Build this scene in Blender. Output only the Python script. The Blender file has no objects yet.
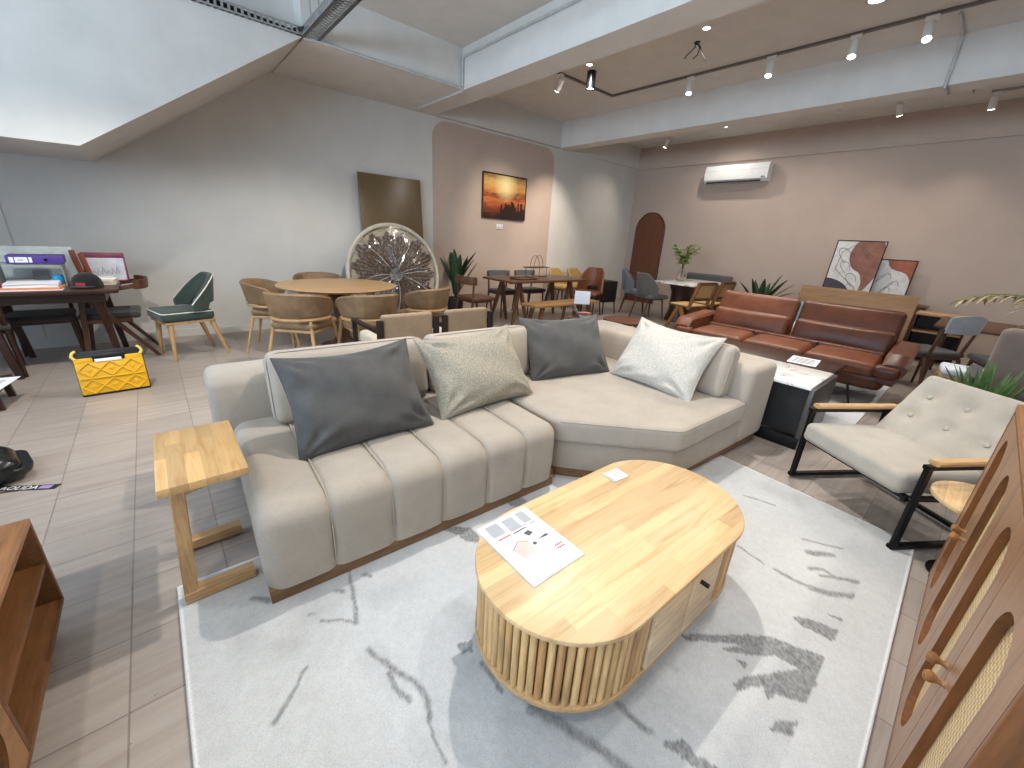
import bpy, bmesh, math, random
import numpy as np
from mathutils import Vector, Matrix, Euler
random.seed(7)
PI = math.pi
SC = bpy.context.scene
COL = SC.collection
def V(*a): return Vector(a)
def rad(a): return math.radians(a)
def lin(c):
    return tuple((x/255/12.92 if x/255 <= .04045 else ((x/255+.055)/1.055)**2.4) for x in c) + (1.0,)

# ---------------------------------------------------------------- mesh builder
class MB:
    def __init__(s): s.v = []; s.f = []; s.mi = []; s.m = 0
    def add(s, verts, faces, M=None):
        o = len(s.v)
        for p in verts:
            p = Vector(p)
            if M is not None: p = M @ p
            s.v.append(tuple(p))
        for f in faces:
            s.f.append([o+i for i in f]); s.mi.append(s.m)
        return s
    def build(s, name, mats, parent=None, ang=38, smooth=True):
        me = bpy.data.meshes.new(name)
        me.from_pydata(s.v, [], s.f)
        if not isinstance(mats, (list, tuple)): mats = [mats]
        for m in mats: me.materials.append(m)
        me.polygons.foreach_set('material_index', s.mi)
        bm = bmesh.new(); bm.from_mesh(me)
        bmesh.ops.recalc_face_normals(bm, faces=bm.faces)
        bm.to_mesh(me); bm.free()
        if smooth:
            me.polygons.foreach_set('use_smooth', [True]*len(me.polygons))
            me.set_sharp_from_angle(angle=rad(ang))
        me.update()
        o = bpy.data.objects.new(name, me); COL.objects.link(o)
        if parent is not None: o.parent = parent
        return o
    # ---- primitives
    def box(s, c, d, bev=0.0, seg=2, M=None, rz=0, rx=0, ry=0):
        bm = bmesh.new(); bmesh.ops.create_cube(bm, size=1)
        for v in bm.verts: v.co = Vector((v.co.x*d[0], v.co.y*d[1], v.co.z*d[2]))
        if bev > 0:
            bev = min(bev, min(d)*.49)
            bmesh.ops.bevel(bm, geom=list(bm.edges), offset=bev, segments=seg, profile=.5, affect='EDGES')
        T = Matrix.Translation(Vector(c)) @ Euler((rx, ry, rz)).to_matrix().to_4x4()
        if M is not None: T = M @ T
        bm.verts.index_update()
        s.add([v.co.copy() for v in bm.verts], [[v.index for v in f.verts] for f in bm.faces], T)
        bm.free(); return s
    def bx(s, x0, x1, y0, y1, z0, z1, bev=0.0, seg=2, M=None):
        return s.box(((x0+x1)/2, (y0+y1)/2, (z0+z1)/2), (abs(x1-x0), abs(y1-y0), abs(z1-z0)), bev, seg, M)
    def loft(s, rings, cap=True, closed=False, M=None):
        n = len(rings[0]); vs = [p for r in rings for p in r]; fs = []
        R = len(rings)
        for i in range(R if closed else R-1):
            a = i*n; b = ((i+1) % R)*n
            for j in range(n):
                k = (j+1) % n
                fs.append([a+j, a+k, b+k, b+j])
        if cap and not closed:
            fs.append(list(range(n))[::-1]); fs.append([(R-1)*n+j for j in range(n)])
        return s.add(vs, fs, M)
    def tube(s, pts, r, n=10, closed=False, M=None, cap=True):
        pts = [Vector(p) for p in pts]; N = len(pts)
        rr = r if isinstance(r, (list, tuple)) else [r]*N
        rings = []; prev = None
        for i, p in enumerate(pts):
            if closed: t = pts[(i+1) % N]-pts[i-1]
            elif i == 0: t = pts[1]-p
            elif i == N-1: t = p-pts[i-1]
            else: t = (pts[i+1]-p).normalized()+(p-pts[i-1]).normalized()
            t.normalize()
            if prev is None:
                u = t.cross(Vector((0, 0, 1)))
                if u.length < 1e-3: u = t.cross(Vector((0, 1, 0)))
            else: u = prev - t*prev.dot(t)
            u.normalize(); w = t.cross(u); prev = u
            rings.append([p+u*(rr[i]*math.cos(2*PI*j/n))+w*(rr[i]*math.sin(2*PI*j/n)) for j in range(n)])
        return s.loft(rings, cap, closed, M)
    def bar(s, p0, p1, w, h, w1=None, h1=None, up=(0, 0, 1), bev=.004, M=None):
        """rectangular bar from p0 to p1; w across, h along 'up'"""
        p0 = Vector(p0); p1 = Vector(p1); t = (p1-p0).normalized(); up = Vector(up)
        if abs(t.dot(up)) > .98: up = Vector((0, 1, 0))
        u = t.cross(up).normalized(); w_ = u.cross(t).normalized()
        w1 = w if w1 is None else w1; h1 = h if h1 is None else h1
        def ring(p, a, b):
            c = min(bev, a*.3, b*.3); a /= 2; b /= 2
            q = [(a-c, b), (a, b-c), (a, -b+c), (a-c, -b), (-a+c, -b), (-a, -b+c), (-a, b-c), (-a+c, b)]
            return [p+u*x+w_*y for x, y in q]
        return s.loft([ring(p0, w, h), ring(p1, w1, h1)], M=M)
    def lathe(s, prof, n=32, c=(0, 0, 0), M=None, cap=True):
        c = Vector(c)
        rings = [[c+Vector((r*math.cos(2*PI*j/n), r*math.sin(2*PI*j/n), z)) for j in range(n)] for r, z in prof]
        return s.loft(rings, cap, M=M)
    def prism(s, poly, z0, z1, bev=0.0, M=None):
        """polygon in XY extruded in z; small bevel by inset rings"""
        P = [Vector((p[0], p[1], 0)) for p in poly]; n = len(P)
        a = sum(P[i].x*P[(i+1) % n].y-P[(i+1) % n].x*P[i].y for i in range(n))
        if a < 0: P = P[::-1]
        def inset(d):
            out = []
            for i in range(n):
                e0 = (P[i]-P[i-1]).normalized(); e1 = (P[(i+1) % n]-P[i]).normalized()
                n0 = Vector((-e0.y, e0.x, 0)); n1 = Vector((-e1.y, e1.x, 0))
                k = n0+n1; L = max(.3, 1+n0.dot(n1))
                out.append(P[i]+k*(d/L))
            return out
        if bev <= 0: lv = [(0, z0), (0, z1)]
        else: lv = [(bev, z0), (bev*.3, z0+bev*.3), (0, z0+bev), (0, z1-bev), (bev*.3, z1-bev*.3), (bev, z1)]
        return s.loft([[p+Vector((0, 0, z)) for p in inset(d)] for d, z in lv], M=M)
    def soft(s, c, d, r, n=(6, 6, 6), fn=None, M=None, rz=0, rx=0, ry=0, flat=False):
        """rounded box with dense faces; fn(p, uvw)->p displaces"""
        hs = [x/2 for x in d]; r = min(r, min(hs)*.98)
        ax = []
        for h, k in zip(hs, n):
            a = [h-r+r*q for q in (1, .85, .6, .3)]
            inner = [-(h-r)+2*(h-r)*i/k for i in range(k+1)]
            ax.append([-x for x in a]+inner+a[::-1])
        idx = {}; vs = []; fs = []
        def vert(p):
            key = (round(p[0], 6), round(p[1], 6), round(p[2], 6))
            if key in idx: return idx[key]
            q = Vector([max(-(hs[i]-(0 if flat and i == 2 else r)), min(hs[i]-r, p[i])) for i in range(3)])
            if flat and p[2] <= -hs[2]+1e-6: q.z = p[2]
            dd = Vector(p)-q
            o = q+dd.normalized()*r if dd.length > 1e-9 else Vector(p)
            if fn: o = fn(o, (p[0]/hs[0], p[1]/hs[1], p[2]/hs[2]))
            idx[key] = len(vs); vs.append(o); return idx[key]
        for k in range(3):
            i, j = [q for q in range(3) if q != k]
            for sg in (-1, 1):
                for a in range(len(ax[i])-1):
                    for b in range(len(ax[j])-1):
                        quad = []
                        for (aa, bb) in ((a, b), (a+1, b), (a+1, b+1), (a, b+1)):
                            p = [0, 0, 0]; p[i] = ax[i][aa]; p[j] = ax[j][bb]; p[k] = sg*hs[k]
                            quad.append(vert(p))
                        if len(set(quad)) == 4: fs.append(quad)
        T = Matrix.Translation(Vector(c)) @ Euler((rx, ry, rz)).to_matrix().to_4x4()
        if M is not None: T = M @ T
        return s.add(vs, fs, T)
    def ball(s, c, r, n=12, sz=1.0, M=None):
        prof = [(max(1e-4, r*math.sin(PI*i/n)), -r*sz*math.cos(PI*i/n)) for i in range(n+1)]
        return s.lathe(prof, max(10, n), c, M)

def stadium(L, W, n=20, c=(0, 0)):
    r = W/2; h = L/2-r; out = []
    for i in range(n+1):
        a = -PI/2+PI*i/n; out.append((c[0]+h+r*math.cos(a), c[1]+r*math.sin(a)))
    for i in range(n+1):
        a = PI/2+PI*i/n; out.append((c[0]-h+r*math.cos(a), c[1]+r*math.sin(a)))
    return out
def circle(r, n=40, c=(0, 0)): return [(c[0]+r*math.cos(2*PI*i/n), c[1]+r*math.sin(2*PI*i/n)) for i in range(n)]
def rrect(w, h, r, n=6, c=(0, 0)):
    out = []
    for (sx, sy, a0) in ((1, -1, -PI/2), (1, 1, 0), (-1, 1, PI/2), (-1, -1, PI)):
        for i in range(n+1):
            a = a0+PI/2*i/n
            out.append((c[0]+sx*(w/2-r)+r*math.cos(a), c[1]+sy*(h/2-r)+r*math.sin(a)))
    return out
XZ = Matrix(((1, 0, 0, 0), (0, 0, -1, 0), (0, 1, 0, 0), (0, 0, 0, 1)))   # (x,y,z)->(x,-z,y): polygon stands up, facing -y
YZ = Matrix(((0, 0, -1, 0), (-1, 0, 0, 0), (0, 1, 0, 0), (0, 0, 0, 1)))  # polygon stands up, facing -x (its x runs to -y)
def T(x, y, z=0): return Matrix.Translation((x, y, z))
def RZ(a): return Matrix.Rotation(a, 4, 'Z')
def RX(a): return Matrix.Rotation(a, 4, 'X')
def RY(a): return Matrix.Rotation(a, 4, 'Y')

# ---------------------------------------------------------------- objects
def tag(o, label=None, cat=None, group=None, kind=None):
    if label: o['label'] = label
    if cat: o['category'] = cat
    if group: o['group'] = group
    if kind: o['kind'] = kind
    return o
def thing(name, label, cat, loc=(0, 0, 0), rz=0, group=None):
    o = bpy.data.objects.new(name, None); COL.objects.link(o)
    o.empty_display_size = .1
    o.location = loc; o.rotation_euler = (0, 0, rz)
    return tag(o, label, cat, group)
def copy_tree(o, parent=None):
    c = o.copy(); COL.objects.link(c)
    if parent is not None: c.parent = parent
    for ch in [x for x in o.children]: copy_tree(ch, c)
    return c
def dup(o, loc, rz, label, group=None):
    c = copy_tree(o); c.location = loc; c.rotation_euler = (0, 0, rz); c['label'] = label
    if group: c['group'] = group
    return c
def struct(name, mb, mats, parent=None, **k):
    o = mb.build(name, mats, parent, **k); o['kind'] = 'structure'; return o

# ---------------------------------------------------------------- materials
class NT:
    def __init__(s, name):
        s.mat = bpy.data.materials.new(name); s.mat.use_nodes = True
        s.t = s.mat.node_tree; s.b = s.t.nodes['Principled BSDF']
    def n(s, typ, **k):
        nd = s.t.nodes.new(typ)
        for a, b in k.items():
            if a.startswith('i_'): nd.inputs[a[2:].replace('_', ' ')].default_value = b
            else: setattr(nd, a, b)
        return nd
    def l(s, a, b): s.t.links.new(a, b)
    def coord(s, scale=(1, 1, 1), rot=(0, 0, 0), loc=(0, 0, 0), typ='Object'):
        tc = s.n('ShaderNodeTexCoord'); mp = s.n('ShaderNodeMapping')
        mp.inputs['Scale'].default_value = scale; mp.inputs['Rotation'].default_value = rot; mp.inputs['Location'].default_value = loc
        s.l(tc.outputs[typ], mp.inputs['Vector']); return mp.outputs['Vector']
    def noise(s, vec, scale=5, detail=4, rough=.55, dist=0):
        nd = s.n('ShaderNodeTexNoise'); nd.inputs['Scale'].default_value = scale; nd.inputs['Detail'].default_value = detail
        nd.inputs['Roughness'].default_value = rough; nd.inputs['Distortion'].default_value = dist
        if vec is not None: s.l(vec, nd.inputs['Vector'])
        return nd.outputs['Fac']
    def ramp(s, fac, stops):
        nd = s.n('ShaderNodeValToRGB'); e = nd.color_ramp.elements
        while len(e) < len(stops): e.new(.5)
        for k, (p, c) in enumerate(stops):
            e[k].position = p; e[k].color = c
        s.l(fac, nd.inputs['Fac']); return nd.outputs['Color']
    def mix(s, a, b, fac=.5, mode='MIX'):
        nd = s.n('ShaderNodeMix', data_type='RGBA', blend_type=mode)
        for sock, val in ((nd.inputs[0], fac), (nd.inputs[6], a), (nd.inputs[7], b)):
            if isinstance(val, (int, float, tuple)): sock.default_value = val
            else: s.l(val, sock)
        return nd.outputs[2]
    def bump(s, h, strength=.2, dist=.01):
        nd = s.n('ShaderNodeBump'); nd.inputs['Strength'].default_value = strength; nd.inputs['Distance'].default_value = dist
        s.l(h, nd.inputs['Height']); s.l(nd.outputs['Normal'], s.b.inputs['Normal'])
    def color(s, c):
        if isinstance(c, tuple): s.b.inputs['Base Color'].default_value = c
        else: s.l(c, s.b.inputs['Base Color'])
    def set(s, rough=.5, metal=0, spec=None, **k):
        s.b.inputs['Roughness'].default_value = rough; s.b.inputs['Metallic'].default_value = metal
        if spec is not None: s.b.inputs['Specular IOR Level'].default_value = spec
        for a, v in k.items(): s.b.inputs[a.replace('_', ' ')].default_value = v
def sh(c, k): return tuple(max(0, min(255, x*k)) for x in c)

def plain(name, c, rough=.5, metal=0, var=.06, scale=14, bump=0, bscale=200, spec=None):
    m = NT(name); v = m.coord()
    f = m.noise(v, scale, 3)
    m.color(m.ramp(f, [(.3, lin(sh(c, 1-var))), (.7, lin(sh(c, 1+var)))])); m.set(rough, metal, spec)
    if bump: m.bump(m.noise(v, bscale, 2), bump, .003)
    return m.mat
def wood(name, c, dark=.72, axis=0, rough=.42, scale=1.0, light=1.12):
    m = NT(name); st = [26*scale]*3; st[axis] = 2.2*scale
    v = m.coord(tuple(st))
    f = m.noise(v, 1.0, 6, .6, .6)
    v2 = m.coord(tuple(x*4 for x in st)); f2 = m.noise(v2, 1.2, 3, .6)
    a = m.ramp(f, [(.28, lin(sh(c, dark))), (.5, lin(c)), (.75, lin(sh(c, light)))])
    b = m.mix(a, m.ramp(f2, [(.35, lin(sh(c, dark*.9))), (.6, lin(sh(c, light)))]), .3)
    m.color(b); m.set(rough, 0, .4); m.bump(f2, .06, .002)
    return m.mat
def butcher(name, c, rough=.38, w=.34, h=.052, along=0):
    """finger-jointed boards: staggered strips each of a slightly different tone"""
    m = NT(name); v = m.coord(rot=(0, 0, 0 if along == 0 else PI/2))
    br = m.n('ShaderNodeTexBrick'); br.offset = .37; br.offset_frequency = 2
    m.l(v, br.inputs['Vector'])
    for k, x in (('Scale', 1.0), ('Mortar Size', .0006), ('Mortar Smooth', .5), ('Brick Width', w), ('Row Height', h), ('Bias', 0.0)):
        br.inputs[k].default_value = x
    br.inputs['Color1'].default_value = lin(sh(c, .90)); br.inputs['Color2'].default_value = lin(sh(c, 1.05)); br.inputs['Mortar'].default_value = lin(sh(c, .8))
    sc = (3, 40, 40) if along == 0 else (40, 3, 40)
    f = m.noise(m.coord(sc), 1.0, 6, .62, .8)
    g = m.ramp(f, [(.3, lin((218, 192, 160))), (.48, lin((246, 238, 228))), (.8, lin((255, 255, 255)))])
    m.color(m.mix(br.outputs['Color'], g, .8, 'MULTIPLY')); m.set(rough, 0, .45)
    return m.mat
def fabric(name, c, rough=.9, var=.07, weave=500, bump=.15, cloud=7, sheen=.2):
    m = NT(name); v = m.coord()
    a = m.noise(v, cloud, 4, .6, .3); b = m.noise(v, weave, 2)
    col = m.mix(m.ramp(a, [(.3, lin(sh(c, 1-var))), (.7, lin(sh(c, 1+var)))]), m.ramp(b, [(.35, lin(sh(c, .82))), (.65, lin(sh(c, 1.13)))]), .35)
    m.color(col); m.set(rough, 0, .25); m.b.inputs['Sheen Weight'].default_value = sheen
    m.bump(b, bump, .002)
    return m.mat
def speckle(name, c1, c2, sc=170):
    m = NT(name); v = m.coord((1, 1, 1))
    a = m.noise(v, sc, 2, .6); b = m.noise(v, sc*2.6, 1)
    col = m.mix(m.ramp(a, [(.42, lin(c1)), (.6, lin(c2))]), m.ramp(b, [(.35, lin(c1)), (.6, lin(c2))]), .4)
    m.color(col); m.set(.95, 0, .2); m.bump(a, .5, .004)
    return m.mat
def leather(name, c, rough=.36):
    m = NT(name); v = m.coord()
    a = m.noise(v, 6, 4, .6)
    vo = m.n('ShaderNodeTexVoronoi'); vo.inputs['Scale'].default_value = 260; m.l(v, vo.inputs['Vector'])
    m.color(m.ramp(a, [(.3, lin(sh(c, .85))), (.7, lin(sh(c, 1.1)))])); m.set(rough, 0, .32)
    m.bump(vo.outputs['Distance'], .12, .002)
    return m.mat
def emit(name, c, st):
    m = NT(name); m.color((0, 0, 0, 1)); m.b.inputs['Emission Color'].default_value = lin(c); m.b.inputs['Emission Strength'].default_value = st
    return m.mat
def glass(name, c=(255, 255, 255), rough=.03, alpha=None):
    m = NT(name); m.color(lin(c)); m.set(rough, 0); m.b.inputs['Transmission Weight'].default_value = 1; m.b.inputs['IOR'].default_value = 1.45
    if alpha is not None: m.b.inputs['Alpha'].default_value = alpha
    return m.mat
def rattan(name, c, sc=120):
    m = NT(name); v = m.coord((1, 1, 1))
    ck = m.n('ShaderNodeTexChecker'); ck.inputs['Scale'].default_value = sc; m.l(m.coord((1, 1, 1), (0, PI/4, 0)), ck.inputs['Vector'])
    ck.inputs['Color1'].default_value = lin(sh(c, .78)); ck.inputs['Color2'].default_value = lin(sh(c, 1.1))
    f = m.noise(v, 300, 2)
    m.color(m.mix(ck.outputs['Color'], m.ramp(f, [(.35, lin(sh(c, .6))), (.6, lin(sh(c, 1.08)))]), .4)); m.set(.7)
    m.bump(ck.outputs['Fac'], .4, .002)
    return m.mat
# ---------------------------------------------------------------- palette
M = {}
M['wall_white'] = plain('white wall paint', (206, 204, 199), .85, var=.015, scale=3, bump=.05, bscale=300)
M['wall_taupe'] = plain('taupe wall paint', (188, 169, 156), .85, var=.015, scale=3, bump=.05, bscale=300)
M['ceil_white'] = plain('white ceiling paint', (212, 209, 204), .9, var=.02, scale=4)
M['ceil_warm'] = plain('warm ceiling paint', (216, 209, 201), .9, var=.02, scale=4)
M['oak'] = wood('pale oak', (186, 150, 106), .8, 2)
M['oak_x'] = wood('pale oak along x', (186, 150, 106), .8, 0)
M['oak_y'] = wood('pale oak along y', (186, 150, 106), .8, 1)
M['rubberwood'] = butcher('rubberwood boards', (218, 188, 144))
M['rubberwood_dark'] = butcher('side table boards', (206, 172, 122), w=.3, h=.05, along=1)
M['slat'] = wood('slat oak', (205, 166, 112), .75, 2)
M['film'] = plain('film highlight white', (225, 224, 222), .15)
M['conduit'] = plain('conduit grey', (186, 186, 184), .5)
M['panel_oak'] = wood('brown oak panel', (146, 110, 74), .82, 1)
M['black_wood'] = plain('black stained wood', (30, 24, 22), .4)
M['walnut'] = wood('walnut', (92, 60, 40), .65, 0)
M['walnut_z'] = wood('walnut upright', (88, 57, 38), .65, 2)
M['plinth'] = wood('plinth wood', (124, 92, 62), .7, 0)
M['dark_wood'] = wood('dark espresso wood', (58, 36, 26), .6, 0, .35)
M['dark_wood_z'] = wood('dark espresso wood upright', (56, 35, 26), .6, 2, .35)
M['cabinet_wood'] = wood('honey teak', (146, 100, 58), .76, 0, .38)
M['cabinet_wood_z'] = wood('honey teak upright', (146, 108, 78), .8, 2, .38)
M['cabinet_edge'] = wood('teak edge', (112, 68, 34), .72, 2, .4)
M['console_wood'] = wood('console teak', (150, 106, 68), .72, 1, .45)
M['console_in'] = wood('console inner teak', (108, 70, 38), .72, 1, .5)
M['table_wood'] = wood('mid brown wood', (102, 70, 47), .7, 0, .4)
M['cream_fabric'] = fabric('beige suede', (164, 154, 142), .92, .05, 420, .08, 6)
M['armchair_fabric'] = fabric('greige velvet', (166, 159, 148), .9, .06, 420, .08, 6)
M['grey_velvet'] = fabric('charcoal velvet', (77, 76, 75), .8, .12, 300, .06, 9, .12)
M['tweed'] = speckle('oatmeal tweed', (122, 117, 104), (176, 170, 156))
M['tweed_light'] = speckle('ivory tweed', (160, 156, 149), (206, 202, 194))
M['tan_leather'] = leather('tan leather', (136, 110, 82), .5)
M['brown_leather'] = leather('cognac leather', (108, 61, 38), .42)
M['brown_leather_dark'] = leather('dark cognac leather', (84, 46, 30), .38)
M['black_metal'] = plain('black metal', (22, 22, 23), .42, .6, .05)
M['black_matte'] = plain('black matt lacquer', (24, 23, 23), .5)
M['black_plastic'] = plain('black plastic', (20, 20, 22), .35)
M['white_plastic'] = plain('white plastic', (228, 228, 226), .35, var=.01)
M['grey_metal'] = plain('galvanised metal', (170, 172, 172), .4, .7)
M['green_fabric'] = fabric('dark green fabric', (58, 70, 64), .9, .08, 400, .12)
M['white_piping'] = plain('white piping', (215, 215, 208), .8)
M['grey_fabric'] = fabric('mid grey fabric', (96, 94, 92), .9, .06)
M['bluegrey_fabric'] = fabric('blue grey fabric', (106, 112, 120), .9, .06)
M['grey_fabric_light'] = fabric('pale grey fabric', (146, 147, 150), .9, .05)
M['dark_seat'] = fabric('dark seat fabric', (62, 58, 56), .9, .06)
M['yellow_fabric'] = fabric('mustard fabric', (168, 138, 84), .9, .06)
M['paper'] = plain('white paper', (236, 238, 242), .6, var=.005)
M['ink'] = plain('grey ink', (112, 116, 126), .6)
M['ink_dark'] = plain('dark ink', (80, 76, 86), .6)
M['ink_red'] = plain('red ink', (190, 70, 70), .6)
M['ink_pink'] = plain('pink ink', (214, 184, 178), .6)
M['yellow_plastic'] = plain('yellow plastic', (226, 172, 30), .35, var=.03)
M['leaf'] = plain('dark leaf', (38, 62, 34), .4, var=.25, scale=20)
M['leaf_light'] = plain('fresh leaf', (128, 158, 60), .5, var=.25, scale=20)
M['leaf_mid'] = plain('palm leaf', (74, 104, 50), .5, var=.25, scale=20)
M['leaf_pale'] = plain('dry palm leaf', (150, 132, 96), .6, var=.2, scale=20)
M['stem'] = plain('stem', (84, 70, 46), .7)
M['pot_black'] = plain('black pot', (34, 33, 32), .5)
M['pot_white'] = plain('white pot', (205, 203, 198), .4)
M['soil'] = plain('soil', (50, 38, 28), .95, var=.3, scale=60)
M['cane'] = rattan('woven cane', (190, 150, 100), 160)
M['rattan'] = rattan('woven rattan', (214, 188, 144), 90)
M['marble'] = None
def marble():
    m = NT('white marble'); f = m.noise(m.coord((2, 2, 2)), 2, 8, .65, 1.6)
    m.color(m.ramp(f, [(.4, lin((170, 170, 172))), (.47, lin((232, 231, 228))), (.7, lin((240, 239, 236)))])); m.set(.22); return m.mat
M['marble'] = marble()
def tiles():
    m = NT('floor tiles'); v = m.coord(loc=(.305, .22, 0))
    br = m.n('ShaderNodeTexBrick'); br.offset = 0.0; m.l(v, br.inputs['Vector'])
    for k, x in (('Scale', 1.0), ('Mortar Size', .0032), ('Mortar Smooth', .3), ('Brick Width', .304), ('Row Height', .303), ('Bias', 0.0)):
        br.inputs[k].default_value = x
    br.inputs['Color1'].default_value = lin((161, 151, 144)); br.inputs['Color2'].default_value = lin((172, 162, 154)); br.inputs['Mortar'].default_value = lin((138, 129, 123))
    f = m.noise(m.coord((2.2, 26, 2)), 1, 6, .6, .5)
    g = m.ramp(f, [(.3, lin((225, 220, 216))), (.65, (1, 1, 1, 1))])
    sp = m.ramp(m.noise(m.coord(), 55, 2, .5), [(.24, lin((150, 140, 136))), (.3, (1, 1, 1, 1))])
    m.color(m.mix(m.mix(br.outputs['Color'], g, .8, 'MULTIPLY'), sp, .5, 'MULTIPLY'))
    m.set(.34, 0, .5)
    inv = m.n('ShaderNodeMath', operation='SUBTRACT'); inv.inputs[0].default_value = 1; m.l(br.outputs['Fac'], inv.inputs[1])
    m.bump(inv.outputs[0], .3, .003); return m.mat
M['tiles'] = tiles()

# ---------------------------------------------------------------- room shell  (x: away along left wall, y: towards left wall)
XB, YL, ZC, ZB = 9.4, 6.44, 3.55, 3.11      # back wall, left wall, ceiling, beam soffit
XF, YR = -3.6, -3.4                          # shop front, right wall
b = MB(); b.bx(XF-.2, XB+.2, YR-.2, YL+.2, -.1, 0); struct('floor', b, M['tiles'], smooth=False)
b = MB(); b.bx(XF-.2, XB+.2, YR-.2, YL+.2, ZC, ZC+.1); struct('ceiling', b, [M['ceil_white']], smooth=False)
b = MB(); b.bx(XF-.2, XB+.2, YL, YL+.2, 0, ZC); struct('wall_left', b, M['wall_white'], smooth=False)
b = MB(); b.bx(XB, XB+.2, YR-.2, YL, 0, ZC); struct('wall_back', b, M['wall_taupe'], smooth=False)
b = MB(); b.bx(XF-.2, XB, YR-.2, YR, 0, ZC); struct('wall_right', b, M['wall_white'], smooth=False)
b = MB(); b.bx(XF-.2, XF, 4.6, YL, 0, ZC); b.bx(XF-.2, XF, YR, 4.6, 2.9, ZC); b.bx(XF-.2, XF, YR, -2.9, 0, 2.9)
struct('wall_front', b, M['wall_white'], smooth=False)
# shop window, four panes in a dark frame
b = MB()
for y in (-2.9, -1.05, .85, 2.75, 4.56): b.bx(XF-.12, XF-.06, y, y+.05, 0, 2.9)
b.bx(XF-.12, XF-.06, -2.9, 4.6, 0, .08); b.bx(XF-.12, XF-.06, -2.9, 4.6, 2.84, 2.9)
w = struct('window_1', b, M['black_metal'], smooth=False)
b = MB(); b.bx(XF-.095, XF-.085, -2.88, 4.58, .05, 2.86)
gm = NT('window glass'); gm.t.nodes.remove(gm.b)
tr = gm.n('ShaderNodeBsdfTransparent'); gl = gm.n('ShaderNodeBsdfGlossy'); gl.inputs['Roughness'].default_value = .02
mx = gm.n('ShaderNodeMixShader'); mx.inputs[0].default_value = .06; gm.l(tr.outputs[0], mx.inputs[1]); gm.l(gl.outputs[0], mx.inputs[2])
gm.l(mx.outputs[0], gm.t.nodes['Material Output'].inputs['Surface'])
b.build('window_pane', gm.mat, w, smooth=False)['kind'] = 'structure'
# left wall: shallow pier at its far left end
b = MB(); b.bx(XF, -1.03, YL-.010, YL+.01, 0, ZC); struct('trim_1', b, M['wall_white'], smooth=False)
# taupe painted arch-cornered field on the left wall
poly = [(3.72, 0), (6.5, 0), (6.5, 2.82)]+[(6.5-.26+.26*math.cos(a), 2.82+.26*math.sin(a)) for a in [PI/2*i/8 for i in range(1, 9)]] \
     + [(3.72+.26-.26*math.sin(a), 2.82+.26*math.cos(a)) for a in [PI/2*i/8 for i in range(9)]]
b = MB(); b.prism(poly, 0, .006, M=T(0, YL+.001, 0) @ XZ); struct('wall_left_painted_panel', b, M['wall_taupe'], smooth=False)
# beams
b = MB(); b.bx(3.38, 3.74, YR, YL, ZB, ZC); struct('trim_2', b, M['ceil_white'], smooth=False)
b = MB(); b.bx(6.56, 6.86, YR, YL, ZB, ZC); struct('trim_3', b, M['ceil_white'], smooth=False)
b = MB(); b.bx(3.74, 6.56, YL-.1, YL, ZB, ZC); struct('trim_4', b, M['wall_white'], smooth=False)
b = MB(); b.bx(6.86, XB, YL-.035, YL, ZB, ZC); struct('trim_5', b, M['wall_white'], smooth=False)
b = MB(); b.bx(XB-.035, XB, YR, YL-.035, ZB-.02, ZC); struct('trim_6', b, M['wall_taupe'], smooth=False)
b = MB(); b.bx(3.74, 6.56, YR, YL-.1, ZC-.004, ZC); b.bx(6.86, XB-.035, YR, YL-.035, ZC-.004, ZC)
struct('ceiling_bay', b, M['ceil_white'], smooth=False)
# bulkhead along the left wall in the near bay, and the underside of the stairs
b = MB(); b.bx(1.52, 3.38, 5.08, YL, ZB, ZC); struct('trim_7', b, M['ceil_white'], smooth=False)
b = MB(); b.prism([(-.28, 1.90), (1.52, ZB+.02), (XF, ZB+.02), (XF, 1.86)], 0, YL-5.08, M=T(0, YL, 0) @ XZ)
struct('trim_8', b, M['ceil_white'], smooth=False)
b = MB(); b.bx(XF, 1.52, 5.3, YL, ZB+.1, ZC); struct('trim_9', b, M['ceil_white'], smooth=False)
# baseboards: a low plain strip on the left and back wall
b = MB(); b.bx(XF, 3.7, YL-.012, YL, 0, .09); b.bx(6.52, XB, YL-.012, YL, 0, .09); struct('baseboard_left', b, M['wall_white'], smooth=False)
# arched door in the back wall
b = MB(); hw = .36; yc = 5.83; top = 1.72
poly = [(-hw, 0), (hw, 0), (hw, top)]+[(hw*math.cos(PI*i/20), top+hw*1.05*math.sin(PI*i/20)) for i in range(1, 20)]+[(-hw, top)]
b.prism(poly, 0, .03, M=T(XB-.03, yc, .01) @ YZ @ T(0, 0, -.03))
d = struct('door_1', b, wood('brown door veneer', (112, 66, 44), .85, 2, .5), smooth=False)
b = MB(); op = [(p[0]*1.06, p[1]) for p in poly]
fr = MB()
outer = [(-hw-.03, 0)]+[(-(hw+.03)*math.cos(PI*i/20), top+(hw+.03)*1.05*math.sin(PI*i/20)) for i in range(0, 21)]+[(hw+.03, 0)]
fr.tube([(XB-.012, yc-p[0], p[1]+.0) for p in outer], .016, 6)
fr.build('door_frame', M['walnut_z'], d)

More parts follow.
